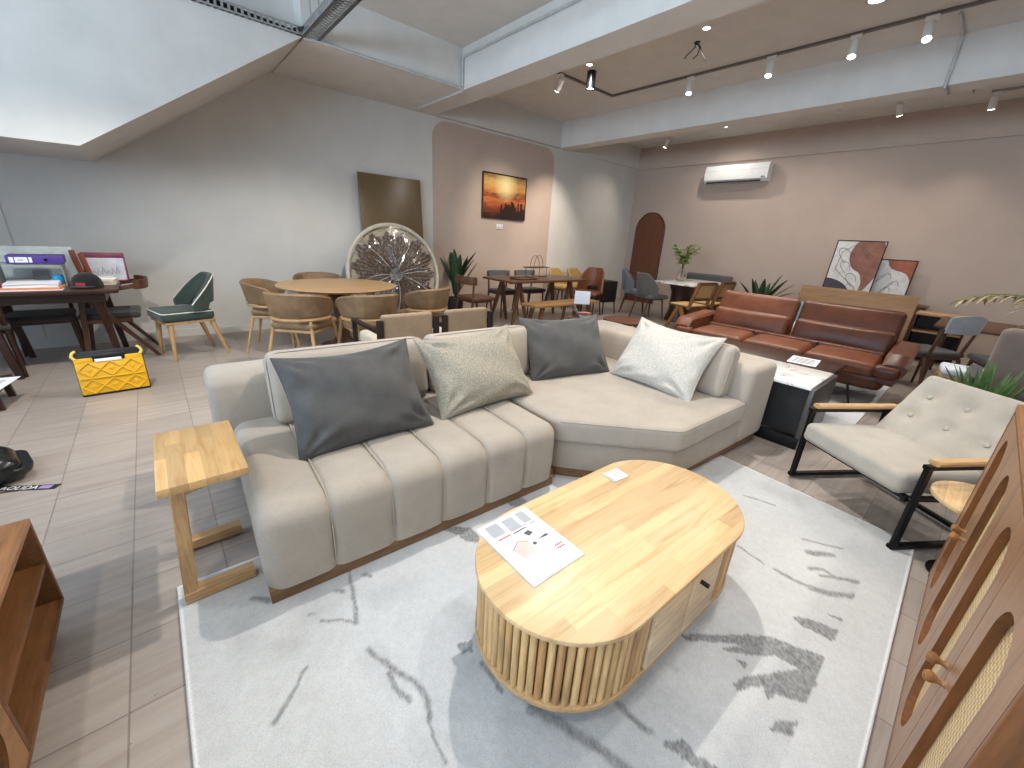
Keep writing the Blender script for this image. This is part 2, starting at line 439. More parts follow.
# ---------------------------------------------------------------- camera
cd = bpy.data.cameras.new('camera'); cam = bpy.data.objects.new('camera', cd); COL.objects.link(cam)
cd.sensor_width = 36; cd.lens = 401.0/1024*36; cd.clip_start = .05; cd.clip_end = 100
yaw, pitch, roll = rad(41.56), rad(20.1), rad(3.3)
f = V(math.sin(yaw)*math.cos(pitch), math.cos(yaw)*math.cos(pitch), -math.sin(pitch)); r = V(math.cos(yaw), -math.sin(yaw), 0); u = r.cross(f)
r2 = r*math.cos(roll)+u*math.sin(roll); u2 = -r*math.sin(roll)+u*math.cos(roll)
mw = Matrix((r2, u2, -f)).transposed().to_4x4(); mw.translation = (0, 0, 1.4)
cam.matrix_world = mw
SC.camera = cam

# ---------------------------------------------------------------- light
SC.view_settings.view_transform = 'Standard'; SC.view_settings.look = 'None'
SC.view_settings.gamma = 1; SC.view_settings.use_curve_mapping = False; SC.view_settings.exposure = 0.0
SC.cycles.use_denoising = True
SC.cycles.max_bounces = 8; SC.cycles.sample_clamp_indirect = 6
wd = bpy.data.worlds.new('daylight'); SC.world = wd; wd.use_nodes = True
wd.node_tree.nodes['Background'].inputs[0].default_value = (.60, .77, 1.0, 1); wd.node_tree.nodes['Background'].inputs[1].default_value = 2.0
def area(name, loc, target, sx, sy, power, col):
    l = bpy.data.lights.new(name, 'AREA'); l.shape = 'RECTANGLE'; l.size = sx; l.size_y = sy; l.energy = power; l.color = col
    o = bpy.data.objects.new(name, l); COL.objects.link(o); o.location = loc
    o.rotation_euler = (Vector(target)-Vector(loc)).to_track_quat('-Z', 'Y').to_euler(); return o
def spot(name, loc, target, power, col=(1, .86, .7), size=80, blend=.5, rad_=.04):
    l = bpy.data.lights.new(name, 'SPOT'); l.energy = power; l.color = col; l.spot_size = rad(size); l.spot_blend = blend; l.shadow_soft_size = rad_
    o = bpy.data.objects.new(name, l); COL.objects.link(o); o.location = loc
    o.rotation_euler = (Vector(target)-Vector(loc)).to_track_quat('-Z', 'Y').to_euler(); return o
DAY = (.64, .82, 1.0); NEU = (1, .93, .84); WARM = (1, .88, .74)
dl_ = area('shop_window_daylight', (XF+.06, .85, 2.25), (XF+4.06, .95, 4.3), 7.0, 1.1, 270, DAY); dl_.data.spread = rad(140)

# ---------------------------------------------------------------- ceiling fixtures
rail = MB(); rail.bx(5.86, 5.895, -1.2, 4.68, ZC-.03, ZC-.005); rail.bx(4.6, 5.895, 4.66, 4.695, ZC-.03, ZC-.005)
RAILM = plain('track grey', (110, 106, 102), .5)
tag(rail.build('light_track', RAILM, smooth=False), 'long grey light track with a corner, on the ceiling between the two beams', 'light track')
rail = MB(); rail.bx(8.78, 8.81, -1.2, .75, ZC-.03, ZC-.005)
tag(rail.build('light_track', M['grey_metal'], smooth=False), 'short grey light track on the ceiling above the taupe back wall, far right', 'light track')
LAMP = emit('lamp face', (255, 246, 232), 14)
def tracklamp(loc, aim, body, label, group='spotlights on the ceiling'):
    t = thing('spotlight', label, 'spotlight', loc, 0, group)
    q = (Vector(aim)-Vector(loc)).to_track_quat('-Z', 'Y').to_matrix().to_4x4()
    m = MB(); m.bx(-.03, .03, -.05, .05, -.03, 0, .006); m.tube([(0, 0, -.03), (0, 0, -.08)], .012); m.build('bracket', body, t)
    Q = T(0, 0, -.12) @ q
    m = MB(); m.lathe([(.03, .075), (.04, .07), (.04, -.07), (.036, -.075)], 20, M=Q); m.build('lamp_body', body, t)
    m = MB(); m.lathe([(.001, -.074), (.033, -.074), (.033, -.079), (.001, -.079)], 20, M=Q); m.build('lamp_face', LAMP, t)
    return t, Vector(loc)+Vector((0, 0, -.12))+(Vector(aim)-Vector(loc)).normalized()*.1
b_ = M['white_plastic']
tr_l = [((5.877, 3.40, ZC-.03), (4.9, 2.8, 0), 'white spotlight on the long track, nearest the left wall of the row of four'),
        ((5.877, 2.42, ZC-.03), (4.9, 2.2, 0), 'white spotlight on the long track, second from the left wall side'),
        ((5.877, 1.64, ZC-.03), (4.6, 1.3, 0), 'white spotlight on the long track, third, above the leather sofa'),
        ((5.877, 1.08, ZC-.03), (4.2, .5, 0), 'white spotlight at the right end of the long track, brightest')]
for loc, aim, lab in tr_l:
    t, p = tracklamp(loc, aim, b_, lab); spot('track_beam', p, aim, 90, NEU, 85, .8)
t, p = tracklamp((4.70, 4.677, ZC-.03), (5.25, YL, 1.75), b_, 'white spotlight at the left end of the long track, turned away towards the sunset picture')
spot('picture_beam', p, (5.25, YL, 1.35), 150, WARM, 60, 1.0)
spot('corner_wall_beam', (6.25, 5.15, ZC-.2), (6.40, YL, 1.25), 210, WARM, 62, 1.0)
bay3 = [((8.70, 5.34, ZC), (8.6, 6.44, .6), 'small white spotlight above the corner by the arched door', 45, (7.6, 6.44, .9)),
        ((8.62, 1.61, ZC), (9.4, 1.2, 1.0), 'small white spotlight above the leaning art prints', 35, (9.0, 1.6, .3)),
        ((8.795, .70, ZC-.03), (9.35, .55, .9), 'small white spotlight on the short track at far right', 40, (9.0, .9, .0))]
for loc, aim, lab, pw, al in bay3:
    t, p = tracklamp(loc, aim, b_, lab); spot('wall_beam', p, al or aim, pw, WARM, 85, 1.0)
def downlight(loc, label, r=.05, glow=True, ring=b_):
    t = thing('downlight', label, 'ceiling light', loc, 0, 'recessed downlights')
    m = MB(); m.lathe([(r*.7, -.003), (r*.72, -.012), (r, -.010), (r*1.02, 0), (r*.8, 0), (r*.7, -.003)], 28, cap=False); m.build('trim_ring', ring, t)
    m = MB(); m.lathe([(.001, -.004), (r*.72, -.004), (r*.72, -.008), (.001, -.008)], 24); m.build('lamp_face', LAMP, t)
dl = [((4.80, 2.70, ZC-.004), 'recessed downlight near the dangling wires'), ((4.74, 4.20, ZC-.004), 'recessed downlight just behind the black cylinder lamp'),
      ((8.55, 4.08, ZC-.004), 'recessed downlight above the air conditioner')]
for loc, lab in dl:
    downlight(loc, lab); spot('downlight_beam', (loc[0], loc[1], ZC-.05), (loc[0], loc[1], 0), 62 if loc[0] > 8 else 115, (1, .93, .85), 165, 1.0)
downlight((5.28, 1.40, ZC-.004), 'large ring-rimmed recessed downlight at the top right of the photo', .085, ring=M['grey_metal'])
spot('downlight_beam', (5.28, 1.40, ZC-.05), (5.0, 1.2, 0), 105, (1, .93, .85), 160, 1.0)
t = thing('cylinder_lamp', 'black cylinder ceiling lamp hanging at the bend of the light track', 'ceiling light', (4.95, 4.33, ZC-.004))
m = MB(); m.lathe([(.055, 0), (.06, -.005), (.06, -.2), (.055, -.205), (.05, -.19)], 28, cap=False); m.build('lamp_shade', M['black_plastic'], t)
m = MB(); m.lathe([(.001, -.185), (.051, -.185), (.051, -.19), (.001, -.19)], 24); m.build('lamp_face', LAMP, t)
spot('cylinder_beam', (4.95, 4.33, ZC-.24), (4.9, 4.9, 0), 60, WARM, 80, .6)
# near-bay spots over the sofa group (their track runs out of the frame above the camera); the last is added fill in the middle bay
for (x, y, tx, ty, pw) in ((1.95, 1.75, 1.3, 1.0, 265), (2.0, .35, 1.4, .8, 85), (2.0, 3.4, 1.5, 4.6, 230), (-.9, .2, .1, .9, 85), (2.0, -1.0, 2.0, .2, 70), (5.4, -1.4, 5.4, -.4, 90)):
    spot('near_and_fill_beam', (x, y, ZC-.25), (tx, ty, 0), pw, NEU, 100, .5)
for q_ in ((8.0, -1.4), (7.9, 2.6)): spot('far_bay_fill', (q_[0], q_[1], ZC-.08), (q_[0], q_[1], 0), 115, (1, .92, .83), 165, 1.0)  # added fill without fixtures, brightens the far bay
spot('left_bay_beam', (-.5, 3.5, ZC-.3), (-.3, 4.7, 0), 240, NEU, 78, .9)
# smoke detector, loose wires, conduits, cable tray
m = MB(); m.lathe([(.055, 0), (.055, -.02), (.04, -.04), (.02, -.045), (.001, -.045)], 24, (8.57, 2.37, ZC-.004))
tag(m.build('smoke_detector', M['white_plastic']), 'round smoke detector on the ceiling past the second beam', 'smoke detector')
t = thing('loose_wires', 'dark loose wires dangling from a hole in the ceiling', 'wires', (5.05, 2.92, ZC-.004))
for k in range(3):
    m = MB(); a = k*2.1
    m.tube([(0, .02*k, 0), (.03*math.cos(a), .03*math.sin(a)-.02, -.05), (.05*math.cos(a+.5), .08*math.sin(a), -.11), (.09*math.cos(a+1), .12*math.sin(a+.4), -.13-.03*k)], .006, 6)
    m.build('wire', M['black_plastic'], t)
m = MB(); m.lathe([(.001, 0), (.03, 0), (.03, -.008), (.001, -.008)], 16); m.build('ceiling_plate', M['black_plastic'], t)
m = MB(); m.tube([(1.58, 5.06, ZB+.01), (3.36, 5.06, ZB+.01), (3.365, 5.06, ZB-.012)], .016, 8)
m.tube([(3.365, 5.06, ZB-.014), (3.365, 5.5, ZB-.014), (3.365, 6.2, ZB-.014)], .016, 8)
tag(m.build('conduit_pipe', M['conduit']), 'grey conduit along the bulkhead edge, bending under the first beam', 'pipe')
m = MB(); m.tube([(3.362, 5.06, 3.45), (3.362, 1.5, 3.45), (3.362, -1.5, 3.45)], .014, 8); m.tube([(3.362, 5.05, 3.45), (3.362, 5.05, ZB+.03)], .014, 8)
tag(m.build('conduit_pipe', M['conduit']), 'white-grey conduit running along the top of the first beam', 'pipe')
m = MB(); m.tube([(6.0, .92, ZC-.02), (6.52, .92, ZC-.02), (6.54, .92, ZC-.05), (6.54, .92, ZB-.02), (6.58, .92, ZB-.02), (6.84, .92, ZB-.02), (6.88, .92, ZB), (6.88, .92, ZC-.02), (8.7, .92, ZC-.02)], .016, 8)
tag(m.build('conduit_pipe', M['conduit']), 'grey conduit dropping down the face of the second beam at right', 'pipe')
def cable_tray(p0, p1, label, group, inward):
    p0 = Vector(p0); p1 = Vector(p1); L = (p1-p0).length; d = (p1-p0).normalized(); ang = math.atan2(d.y, d.x)
    t = thing('cable_tray', label, 'cable tray', p0, ang, group)
    n = int(L/.05)
    for nm, off, hh in (('side_rail', 0, .07), ('side_rail', inward, .07)):
        m = MB(); m.bx(0, L, off-.003, off+.003, 0, .014); m.bx(0, L, off-.003, off+.003, hh-.014, hh)
        for i in range(n+1): m.bx(min(L-.02, i*L/n), min(L-.02, i*L/n)+.02, off-.003, off+.003, .014, hh-.014)
        m.build(nm, M['grey_metal'], t, smooth=False)
    m = MB()
    for i in range(n+1): m.bx(min(L-.025, i*L/n), min(L-.025, i*L/n)+.025, min(0, inward), max(0, inward), 0, .004)
    m.bx(0, L, min(0, inward), min(0, inward)+.03, 0, .004); m.bx(0, L, max(0, inward)-.03, max(0, inward), 0, .004)
    m.build('perforated_base', M['grey_metal'], t, smooth=False)
    return t
cable_tray((-2.5, 5.04, ZB+.01), (1.5, 5.04, ZB+.01), 'perforated grey cable tray along the top edge of the stair underside', 'cable trays', .16)
cable_tray((1.5, 5.2, ZB+.01), (1.5, -1.0, ZB+.01), 'perforated grey cable tray running from the stairs towards the viewer', 'cable trays', .16)
m = MB()
for k in range(4):
    m.tube([(-2.5+.1*k, 5.10+.02*k, ZB+.05), (-.5, 5.10+.025*k, ZB+.06+.02*k), (.8, 5.12+.02*k, ZB+.08-.01*k), (1.42, 5.12+.02*k, ZB+.05), (1.56, 4.9, ZB+.06), (1.56+.02*k, 3.5, ZB+.05)], .016, 8)
tag(m.build('cable_bundle', M['black_plastic']), 'bundle of black cables lying in the trays above the stair underside', 'cables')
for i, x in enumerate((1.54, 1.62)):
    m = MB(); m.tube([(x, 4.86, ZB+.02), (x, 4.86, ZC)], .006, 6)
    tag(m.build('hanger_rod', M['grey_metal']), 'thin hanger rod of the cable tray, %s of the pair' % ('left' if i == 0 else 'right'), 'rod', 'hanger rods')
# ---------------------------------------------------------------- rug with vein pattern (pile colour kept as a colour attribute of the pattern)
LINES = [([(0.402,1.462),(0.362,1.3),(0.346,1.211),(0.326,1.171)],.010),([(0.232,1.257),(0.297,1.212),(0.327,1.175)],.007),([(0.136,1.105),(0.084,1.054),(0.022,0.997)],.009),
 ([(0.322,1.049),(0.349,0.964),(0.361,0.911),(0.397,0.846),(0.402,0.768),(0.377,0.715)],.011),([(0.346,0.923),(0.342,0.872),(0.357,0.799)],.009),([(0.372,0.714),(0.367,0.646),(0.358,0.592)],.006),
 ([(1.956,0.444),(1.948,0.381),(1.93,0.312)],.008),([(1.94,0.26),(1.943,0.195),(1.95,0.122)],.012),([(1.95,0.122),(1.978,0.065),(2.054,-0.008)],.022),([(2.079,0.167),(2.13,0.124),(2.116,0.063),(2.175,-0.006)],.013),
 ([(2.07,0.118),(2.107,0.077)],.009),([(0.606,0.757),(0.609,0.698),(0.601,0.647)],.009),([(0.869,0.381),(0.874,0.328),(0.883,0.272)],.014),
 ([(0.644,0.543),(0.673,0.485),(0.708,0.408),(0.723,0.354),(0.737,0.302),(0.756,0.249),(.78,.17)],.02),([(2.3,.25),(2.38,.1)],.008),([(2.45,.6),(2.5,.45)],.008),([(2.2,.2),(2.28,.12)],.02),
 ([(.44,1.38),(.46,1.35)],.012),([(.32,1.36),(.335,1.345)],.012),([(.05,1.52),(.1,1.47)],.014),([(.2,1.31),(.22,1.3)],.006)]
POLYS = [[(1.267,0.383),(1.398,0.273),(1.527,0.172),(1.559,0.102),(1.612,-0.011),(1.502,-0.01),(1.366,-0.013),(1.32,0.066),(1.275,0.079),(1.314,0.101),(1.282,0.126),(1.227,0.152),(1.235,0.17),(1.303,0.153),(1.381,0.104),(1.48,0.033),(1.464,0.112),(1.365,0.197),(1.326,0.259),(1.411,0.204),(1.376,0.253),(1.265,0.347)],
 [(1.713,0.142),(1.754,0.075),(1.793,-0.012),(1.717,-0.011),(1.703,0.043),(1.694,0.09)],[(1.843,0.046),(1.877,-0.008),(1.85,-0.007)],[(1.18,0.042),(1.245,0.026),(1.284,-0.01),(1.21,-0.01)],
 [(0.885,0.231),(0.949,0.195),(0.943,0.156),(0.955,0.102),(0.948,0.082),(0.909,0.131),(0.902,0.18)],[(1.331,0.203),(1.353,0.172),(1.321,0.164)],
 [(0.84,1.43),(0.924,1.4),(0.963,1.346),(0.969,1.279),(0.947,1.22),(0.903,1.275),(0.879,1.362)],[(1.248,1.419),(1.347,1.376),(1.347,1.332),(1.277,1.319),(1.245,1.371)],[(0.571,0.869),(0.622,0.851),(0.605,0.808),(0.578,0.823)]]
def vnoise(X, Y, s, seed):
    rng = np.random.RandomState(seed); G = rng.rand(64, 64)
    x = X*s; y = Y*s; xi = np.floor(x).astype(int); yi = np.floor(y).astype(int); fx = x-xi; fy = y-yi
    fx = fx*fx*(3-2*fx); fy = fy*fy*(3-2*fy)
    g = lambda a, b_: G[a % 64, b_ % 64]
    return (g(xi, yi)*(1-fx)+g(xi+1, yi)*fx)*(1-fy)+(g(xi, yi+1)*(1-fx)+g(xi+1, yi+1)*fx)*fy
def make_rug():
    c = [(-.17, -.20), (2.745, -.14), (2.915, 1.70), (-.17, 1.76)]
    nu, nv = 420, 270
    uu = np.linspace(0, 1, nu); vv = np.linspace(0, 1, nv); U, W = np.meshgrid(uu, vv, indexing='ij')
    X = (1-W)*((1-U)*c[0][0]+U*c[1][0])+W*((1-U)*c[3][0]+U*c[2][0]); Y = (1-W)*((1-U)*c[0][1]+U*c[1][1])+W*((1-U)*c[3][1]+U*c[2][1])
    jx = X+.012*(vnoise(X, Y, 24, 1)-.5)+.006*(vnoise(X, Y, 80, 2)-.5); jy = Y+.012*(vnoise(X, Y, 24, 3)-.5)+.006*(vnoise(X, Y, 80, 4)-.5)
    d = np.zeros_like(X)
    for pts, w in LINES:
        for k in range(len(pts)-1):
            ax, ay = pts[k]; bx_, by = pts[k+1]; L2 = (bx_-ax)**2+(by-ay)**2+1e-9
            t = np.clip(((jx-ax)*(bx_-ax)+(jy-ay)*(by-ay))/L2, 0, 1)
            dist = np.hypot(jx-ax-t*(bx_-ax), jy-ay-t*(by-ay))
            d = np.maximum(d, np.clip(1.5-dist/(w*.78), 0, 1)*.8)
    for p in POLYS:
        ins = np.zeros(X.shape, bool); n = len(p)
        for k in range(n):
            ax, ay = p[k]; bx_, by = p[(k+1) % n]
            cond = ((ay > jy) != (by > jy)) & (jx < (bx_-ax)*(jy-ay)/((by-ay) if abs(by-ay) > 1e-9 else 1e-9)+ax)
            ins ^= cond
        d = np.maximum(d, ins*.85)
    d *= (.55+.75*vnoise(X*.6+Y, Y-X, 150, 9))
    d[Y < -.012] = 0
    base = .60+.05*(vnoise(X, Y, 5, 5)-.5)+.05*(vnoise(X, Y, 60, 6)-.5)
    cl = np.clip(vnoise(X, Y, 2.3, 11)*1.0+vnoise(X, Y, 9, 12)*.5-.9, 0, .3)*.28*(Y > -.012)
    base -= cl
    val = base*(1-d)+.20*d
    edge = np.minimum(np.minimum(U*2.9, (1-U)*2.9), np.minimum(W*1.9, (1-W)*1.9)) < .009
    val[edge] = .82
    Z = .012+.0015*(vnoise(X, Y, 120, 8)-.5)
    verts = np.stack([X, Y, Z], -1).reshape(-1, 3)
    faces = [(i*nv+j, (i+1)*nv+j, (i+1)*nv+j+1, i*nv+j+1) for i in range(nu-1) for j in range(nv-1)]
    # border skirt so the rug has thickness
    loop = [i*nv for i in range(nu)]+[(nu-1)*nv+j for j in range(1, nv)]+[i*nv+nv-1 for i in range(nu-2, -1, -1)]+[j for j in range(nv-2, 0, -1)]
    n0 = len(verts); bot = verts[loop].copy(); bot[:, 2] = .0005
    verts = np.vstack([verts, bot]); m = len(loop)
    faces += [(loop[k], n0+k, n0+(k+1) % m, loop[(k+1) % m]) for k in range(m)]
    me = bpy.data.meshes.new('rug'); me.from_pydata(verts.tolist(), [], faces)
    ca = me.color_attributes.new('pile', 'FLOAT_COLOR', 'POINT')
    vals = np.concatenate([val.reshape(-1), np.full(m, .82)])
    rgba = np.stack([vals*.955, vals*.98, vals*1.0, np.ones_like(vals)], -1)
    ca.data.foreach_set('color', rgba.reshape(-1).astype(np.float32))
    me.polygons.foreach_set('use_smooth', [True]*len(me.polygons))
    mt = NT('rug pile'); at = mt.n('ShaderNodeAttribute', attribute_name='pile')
    f = mt.noise(mt.coord(), 380, 2)
    mt.color(mt.mix(at.outputs['Color'], mt.ramp(f, [(.3, lin((205, 205, 205))), (.6, (1, 1, 1, 1))]), .6, 'MULTIPLY')); mt.set(.95, 0, .15); mt.b.inputs['Sheen Weight'].default_value = .15
    mt.bump(f, .3, .004)
    me.materials.append(mt.mat)
    o = bpy.data.objects.new('area_rug', me); COL.objects.link(o)
    tag(o, 'large pale grey rug with dark marble-like veins under the beige sofa and coffee table', 'rug')
make_rug()

# ---------------------------------------------------------------- coffee table
ct = thing('coffee_table', 'oblong pale wood coffee table with rounded ends and slatted base on the veined rug', 'coffee table', (1.163, .645, .0135), rad(-2.0))
L, W = 1.20, .605
m = MB(); m.prism(stadium(L, W, 28), .372, .390, .005); m.build('tabletop', M['rubberwood'], ct)
m = MB(); m.prism(stadium(L-.012, W-.012, 28), .095, .117, .004); m.build('bottom_panel', M['oak_x'], ct)
m = MB(); m.prism(stadium(L-.28, W-.26, 20), 0.0, .095, .002); m.build('plinth', M['plinth'], ct)
m = MB(); m.prism(stadium(L-.075, W-.075, 28), .117, .372); m.build('carcass', wood('carcass wood', (150, 112, 70), .7, 2), ct)
sm = MB(); pr = stadium(L-.045, W-.045, 1)
Rr = (W-.045)/2; hx = (L-.045)/2-Rr
slat_mats = [wood('slat oak %d' % k, c, .78, 2) for k, c in enumerate([(208, 170, 118), (190, 152, 102), (176, 134, 86)])]
pos = []
for sgn in (-1, 1):
    k = 0; arc = PI*Rr; n = 33
    for i in range(n):
        a = -PI/2+PI*(i+.5)/n
        pos.append((sgn*(hx+Rr*math.cos(a)), Rr*math.sin(a)))
    for i in range(3):
        x = hx-.028*(i+.5)
        for yy in (-Rr, Rr): pos.append((sgn*x, yy))
for (x, y) in pos:
    mm = MB(); mm.tube([(x, y, .117), (x, y, .372)], .0118, 10)
    mm.build('slat', slat_mats[random.choice((0, 0, 1, 1, 2))], ct)
for yy, nm in ((-1, 'near'), (1, 'far')):
    for s in (-1, 1):
        mm = MB(); x0, x1 = (.004, hx-.088)
        mm.bx(s*x0, s*x1, yy*(Rr+.012)-.008, yy*(Rr+.012)+.008, .121, .368, .003)
        dr = mm.build('door', wood('pale door wood', (212, 186, 150), .86, 0), ct)
        if (yy, s) == (-1, 1) or (yy, s) == (1, 1):
            h = MB(); xx = s*.075 if yy > 0 else -.04
            xx = .06 if yy < 0 else -.06; h.tube([(xx, yy*(Rr+.018), .325), (xx, yy*(Rr+.048), .325)], .008, 12)
            tag(h.build('handle', M['black_metal'], dr), 'black peg handle')
# price sheet on the table
t = thing('price_sheet', 'large printed price sheet lying on the near end of the coffee table', 'paper sheet', (.815, .785, .4055), rad(-1))
m = MB(); m.bx(-.118, .118, -.158, .158, -.001, .0005); m.build('plastic_sleeve', plain('clear sleeve', (190, 192, 196), .3), t, smooth=False)
m = MB(); m.bx(-.112, .112, -.15, .152, .0006, .0016); m.build('paper', M['paper'], t, smooth=False)
m = MB()
def row(x0, x1, y, h, k): m.m = k; m.bx(x0, x1, y-h/2, y+h/2, .0017, .0021)
for k in range(9):
    row(-.09, -.035, .138-.007*k, .0042, 0); row(-.018, .032, .134-.007*k, .0042, 0); row(.05, .088, .138-.007*k, .0042, 0)
row(-.085, -.03, .062, .006, 2); row(-.02, .04, .06, .006, 1); row(-.02, .055, .072, .003, 1); row(.065, .09, .066, .004, 1)
m.m = 3; m.prism([(-.075, -.005), (-.03, .02), (.0, .0), (-.01, -.045), (-.06, -.06)], .0017, .0020)
m.m = 1; m.tube([(-.075, -.005, .002), (-.03, .022, .002), (.002, .0, .002)], .0012, 5)
m.m = 1; m.prism(circle(.008, 12, (.012, -.02)), .0017, .0021); m.prism([(.01, .04), (.035, .045), (.045, .025), (.02, .018)], .0017, .0021)
m.m = 3; m.prism(circle(.006, 12, (.03, -.03)), .0017, .0021); m.prism(circle(.006, 12, (.045, -.035)), .0017, .0021)
m.m = 1; m.prism([(.03, -.012), (.075, -.018), (.085, -.012), (.075, -.005)], .0017, .002)
m.m = 2
for k in range(2):
    for q in range(4): m.bx(.06+.009*q, .066+.009*q, -.075-.014*k, -.066-.014*k, .0017, .0021)
m.build('printing', [M['ink'], M['ink_dark'], M['ink_red'], M['ink_pink']], t, smooth=False)
t = thing('price_tag', 'small square price card on the far end of the coffee table', 'price card', (1.43, .855, .4055), rad(-6))
m = MB(); m.bx(-.058, .045, -.035, .042, -.001, .0006); m.build('plastic_sleeve', plain('card sleeve', (176, 170, 160), .3), t, smooth=False)
m = MB(); m.bx(-.04, .042, -.032, .038, .0008, .0018); m.build('paper', M['paper'], t, smooth=False)
m = MB(); [m.bx(-.02, .03, .02-.012*k, .024-.012*k, .0019, .0023) for k in range(3)]; m.build('printing', M['ink'], t, smooth=False)

# ---------------------------------------------------------------- sectional sofa
SO = V(.1, 1.46, 0); SRZ = rad(-2.8)
sofa = thing('sectional_sofa', 'large beige suede corner sofa with channel-tufted seat, angled chaise and dark plinth', 'sofa', SO, SRZ)
FB = M['cream_fabric']
m = MB(); m.prism([(.006, -.018), (1.485, -.018), (1.56, .06), (2.0, -.40), (3.24, -.44), (3.26, 1.18), (.0, 1.18)], .0125, .075, .004)
m.build('plinth', M['plinth'], sofa)
# left tufted seat: 6 channels along u, rounded front
seams = [.25, .50, .75, 1.0, 1.25]
def tuft(p, w):
    g = sum(math.exp(-((p.x+.745-s)/.016)**2) for s in seams)
    bulge = .006*abs(math.sin(PI*((p.x+.745)/.25)))**.5
    q = p.copy()
    if w[2] > -.95 :
        q.z += (bulge-.010*g)*max(0, w[2]) if w[2] > 0 else 0
    fr = max(0, -w[1]-.3)/.7
    q.y -= (bulge-.010*g)*fr*1.2
    q.y += -.012*max(0, 1-abs(w[2]-.1)**2)*fr*.7
    return q
m = MB(); m.soft((.745, .45, .245), (1.49, .95, .345), .075, (100, 14, 8), tuft, flat=True); m.build('tufted_seat', FB, sofa)
# piping on seams
for s in seams:
    pts = [(s, .88, .421), (s, .4, .421), (s, .08, .420), (s, .02, .405), (s, -.012, .365), (s, -.026, .30), (s, -.03, .2), (s, -.018, .1)]
    m = MB(); m.tube(pts, .0035, 6); m.build('seam_piping', FB, sofa)
# chaise base and cushion
def offs(poly, d): return poly
cb = [(1.505, .10), (1.56, .02), (2.0, -.43), (2.06, -.445), (2.88, -.455), (2.88, .95), (1.505, .95)]
m = MB(); m.prism(cb, .075, .285, .025); m.build('chaise_base', FB, sofa)
cc = [(1.50, .06), (1.53, -.01), (1.56, -.045), (2.0, -.455), (2.03, -.475), (2.07, -.48), (2.82, -.475), (2.845, -.46), (2.86, -.42), (2.865, .92), (1.50, .92)]
def prism_soft(mb, poly, z0, z1, r, dome=0, rows=7):
    P = [Vector((p[0], p[1], 0)) for p in poly]; n = len(P)
    a = sum(P[i].x*P[(i+1) % n].y-P[(i+1) % n].x*P[i].y for i in range(n))
    if a < 0: P = P[::-1]
    def inset(d):
        o = []
        for i in range(n):
            e0 = (P[i]-P[i-1]).normalized(); e1 = (P[(i+1) % n]-P[i]).normalized()
            n0 = Vector((-e0.y, e0.x, 0)); n1 = Vector((-e1.y, e1.x, 0)); L_ = max(.4, 1+n0.dot(n1)); o.append(P[i]+(n0+n1)*(d/L_))
        return o
    rings = []
    for k in range(rows):
        t_ = PI/2*k/(rows-1); rings.append([p+Vector((0, 0, z0+r*(1-math.sin(t_)))) for p in inset(r*(1-math.sin(t_)) if 0 else r*(1-math.sin(PI/2*k/(rows-1))))])
    rings = []
    for k in range(rows): q = PI/2*(1-k/(rows-1)); rings.append([p+Vector((0, 0, z0+r-r*math.sin(q))) for p in inset(r-r*math.cos(q))])
    for k in range(rows): q = PI/2*k/(rows-1); rings.append([p+Vector((0, 0, z1-r+r*math.sin(q))) for p in inset(r-r*math.cos(q))])
    c = sum(P, Vector())/n
    top = rings[-1]
    for k in range(1, 7):
        f_ = 1-k/6*.97; rings.append([c+(Vector((p.x, p.y, 0))-c)*f_+Vector((0, 0, z1+dome*(1-f_*f_))) for p in top])
    mb.loft(rings)
m = MB(); prism_soft(m, cc, .275, .425, .035, .012); m.build('chaise_cushion', FB, sofa)
m = MB(); loopp = [(p[0]+(.012 if p[0] < 2 else -.012)*0, p[1], .412) for p in cc[1:8]]
m.tube([(p[0], p[1]+.008, .413) for p in cc[1:8]], .0035, 6); m.build('seam_piping', FB, sofa)
# backs
m = MB(); m.soft((1.60, 1.045, .366), (3.33, .31, .588), .05, (30, 4, 8), lambda p, w: p+V(0, -.025*(1-w[2]**2)*(w[1] < 0), .0)); m.build('backrest', FB, sofa)
m = MB(); m.soft((3.065, .365, .366), (.41, 1.67, .584), .055, (4, 20, 8)); m.build('side_backrest', FB, sofa)
# loose back cushions of the sofa
def back_cushion(name, c, d, rz, rx):
    m = MB()
    def fn(p, w):
        q = p.copy(); k = (1-w[0]**2)*(1-w[2]**2); q.y += (.03*k if w[1] > 0 else -.035*k); return q
    m.soft((0, 0, 0), d, .05, (16, 3, 12), fn)
    o = m.build(name, FB, sofa); o.location = c; o.rotation_euler = (rx, 0, rz)
    hw_, hh = d[0]/2-.012, d[2]/2-.012
    for sgn in (-1, 1):
        e = MB(); e.tube([(x, sgn*(d[1]/2-.028), z) for x, z in rrect(d[0]-.004, d[2]-.004, .06, 5)], .0032, 6, closed=True)
        e.build('piping', FB, o)
    return o
back_cushion('back_cushion', (.62, .80, .60), (.86, .15, .375), 0, rad(-9))
back_cushion('back_cushion', (1.49, .80, .60), (.82, .15, .375), 0, rad(-9))
back_cushion('back_cushion', (2.28, .80, .60), (.66, .15, .375), 0, rad(-9))
back_cushion('back_cushion', (2.80, .06, .60), (.80, .15, .375), rad(-90), rad(-9))

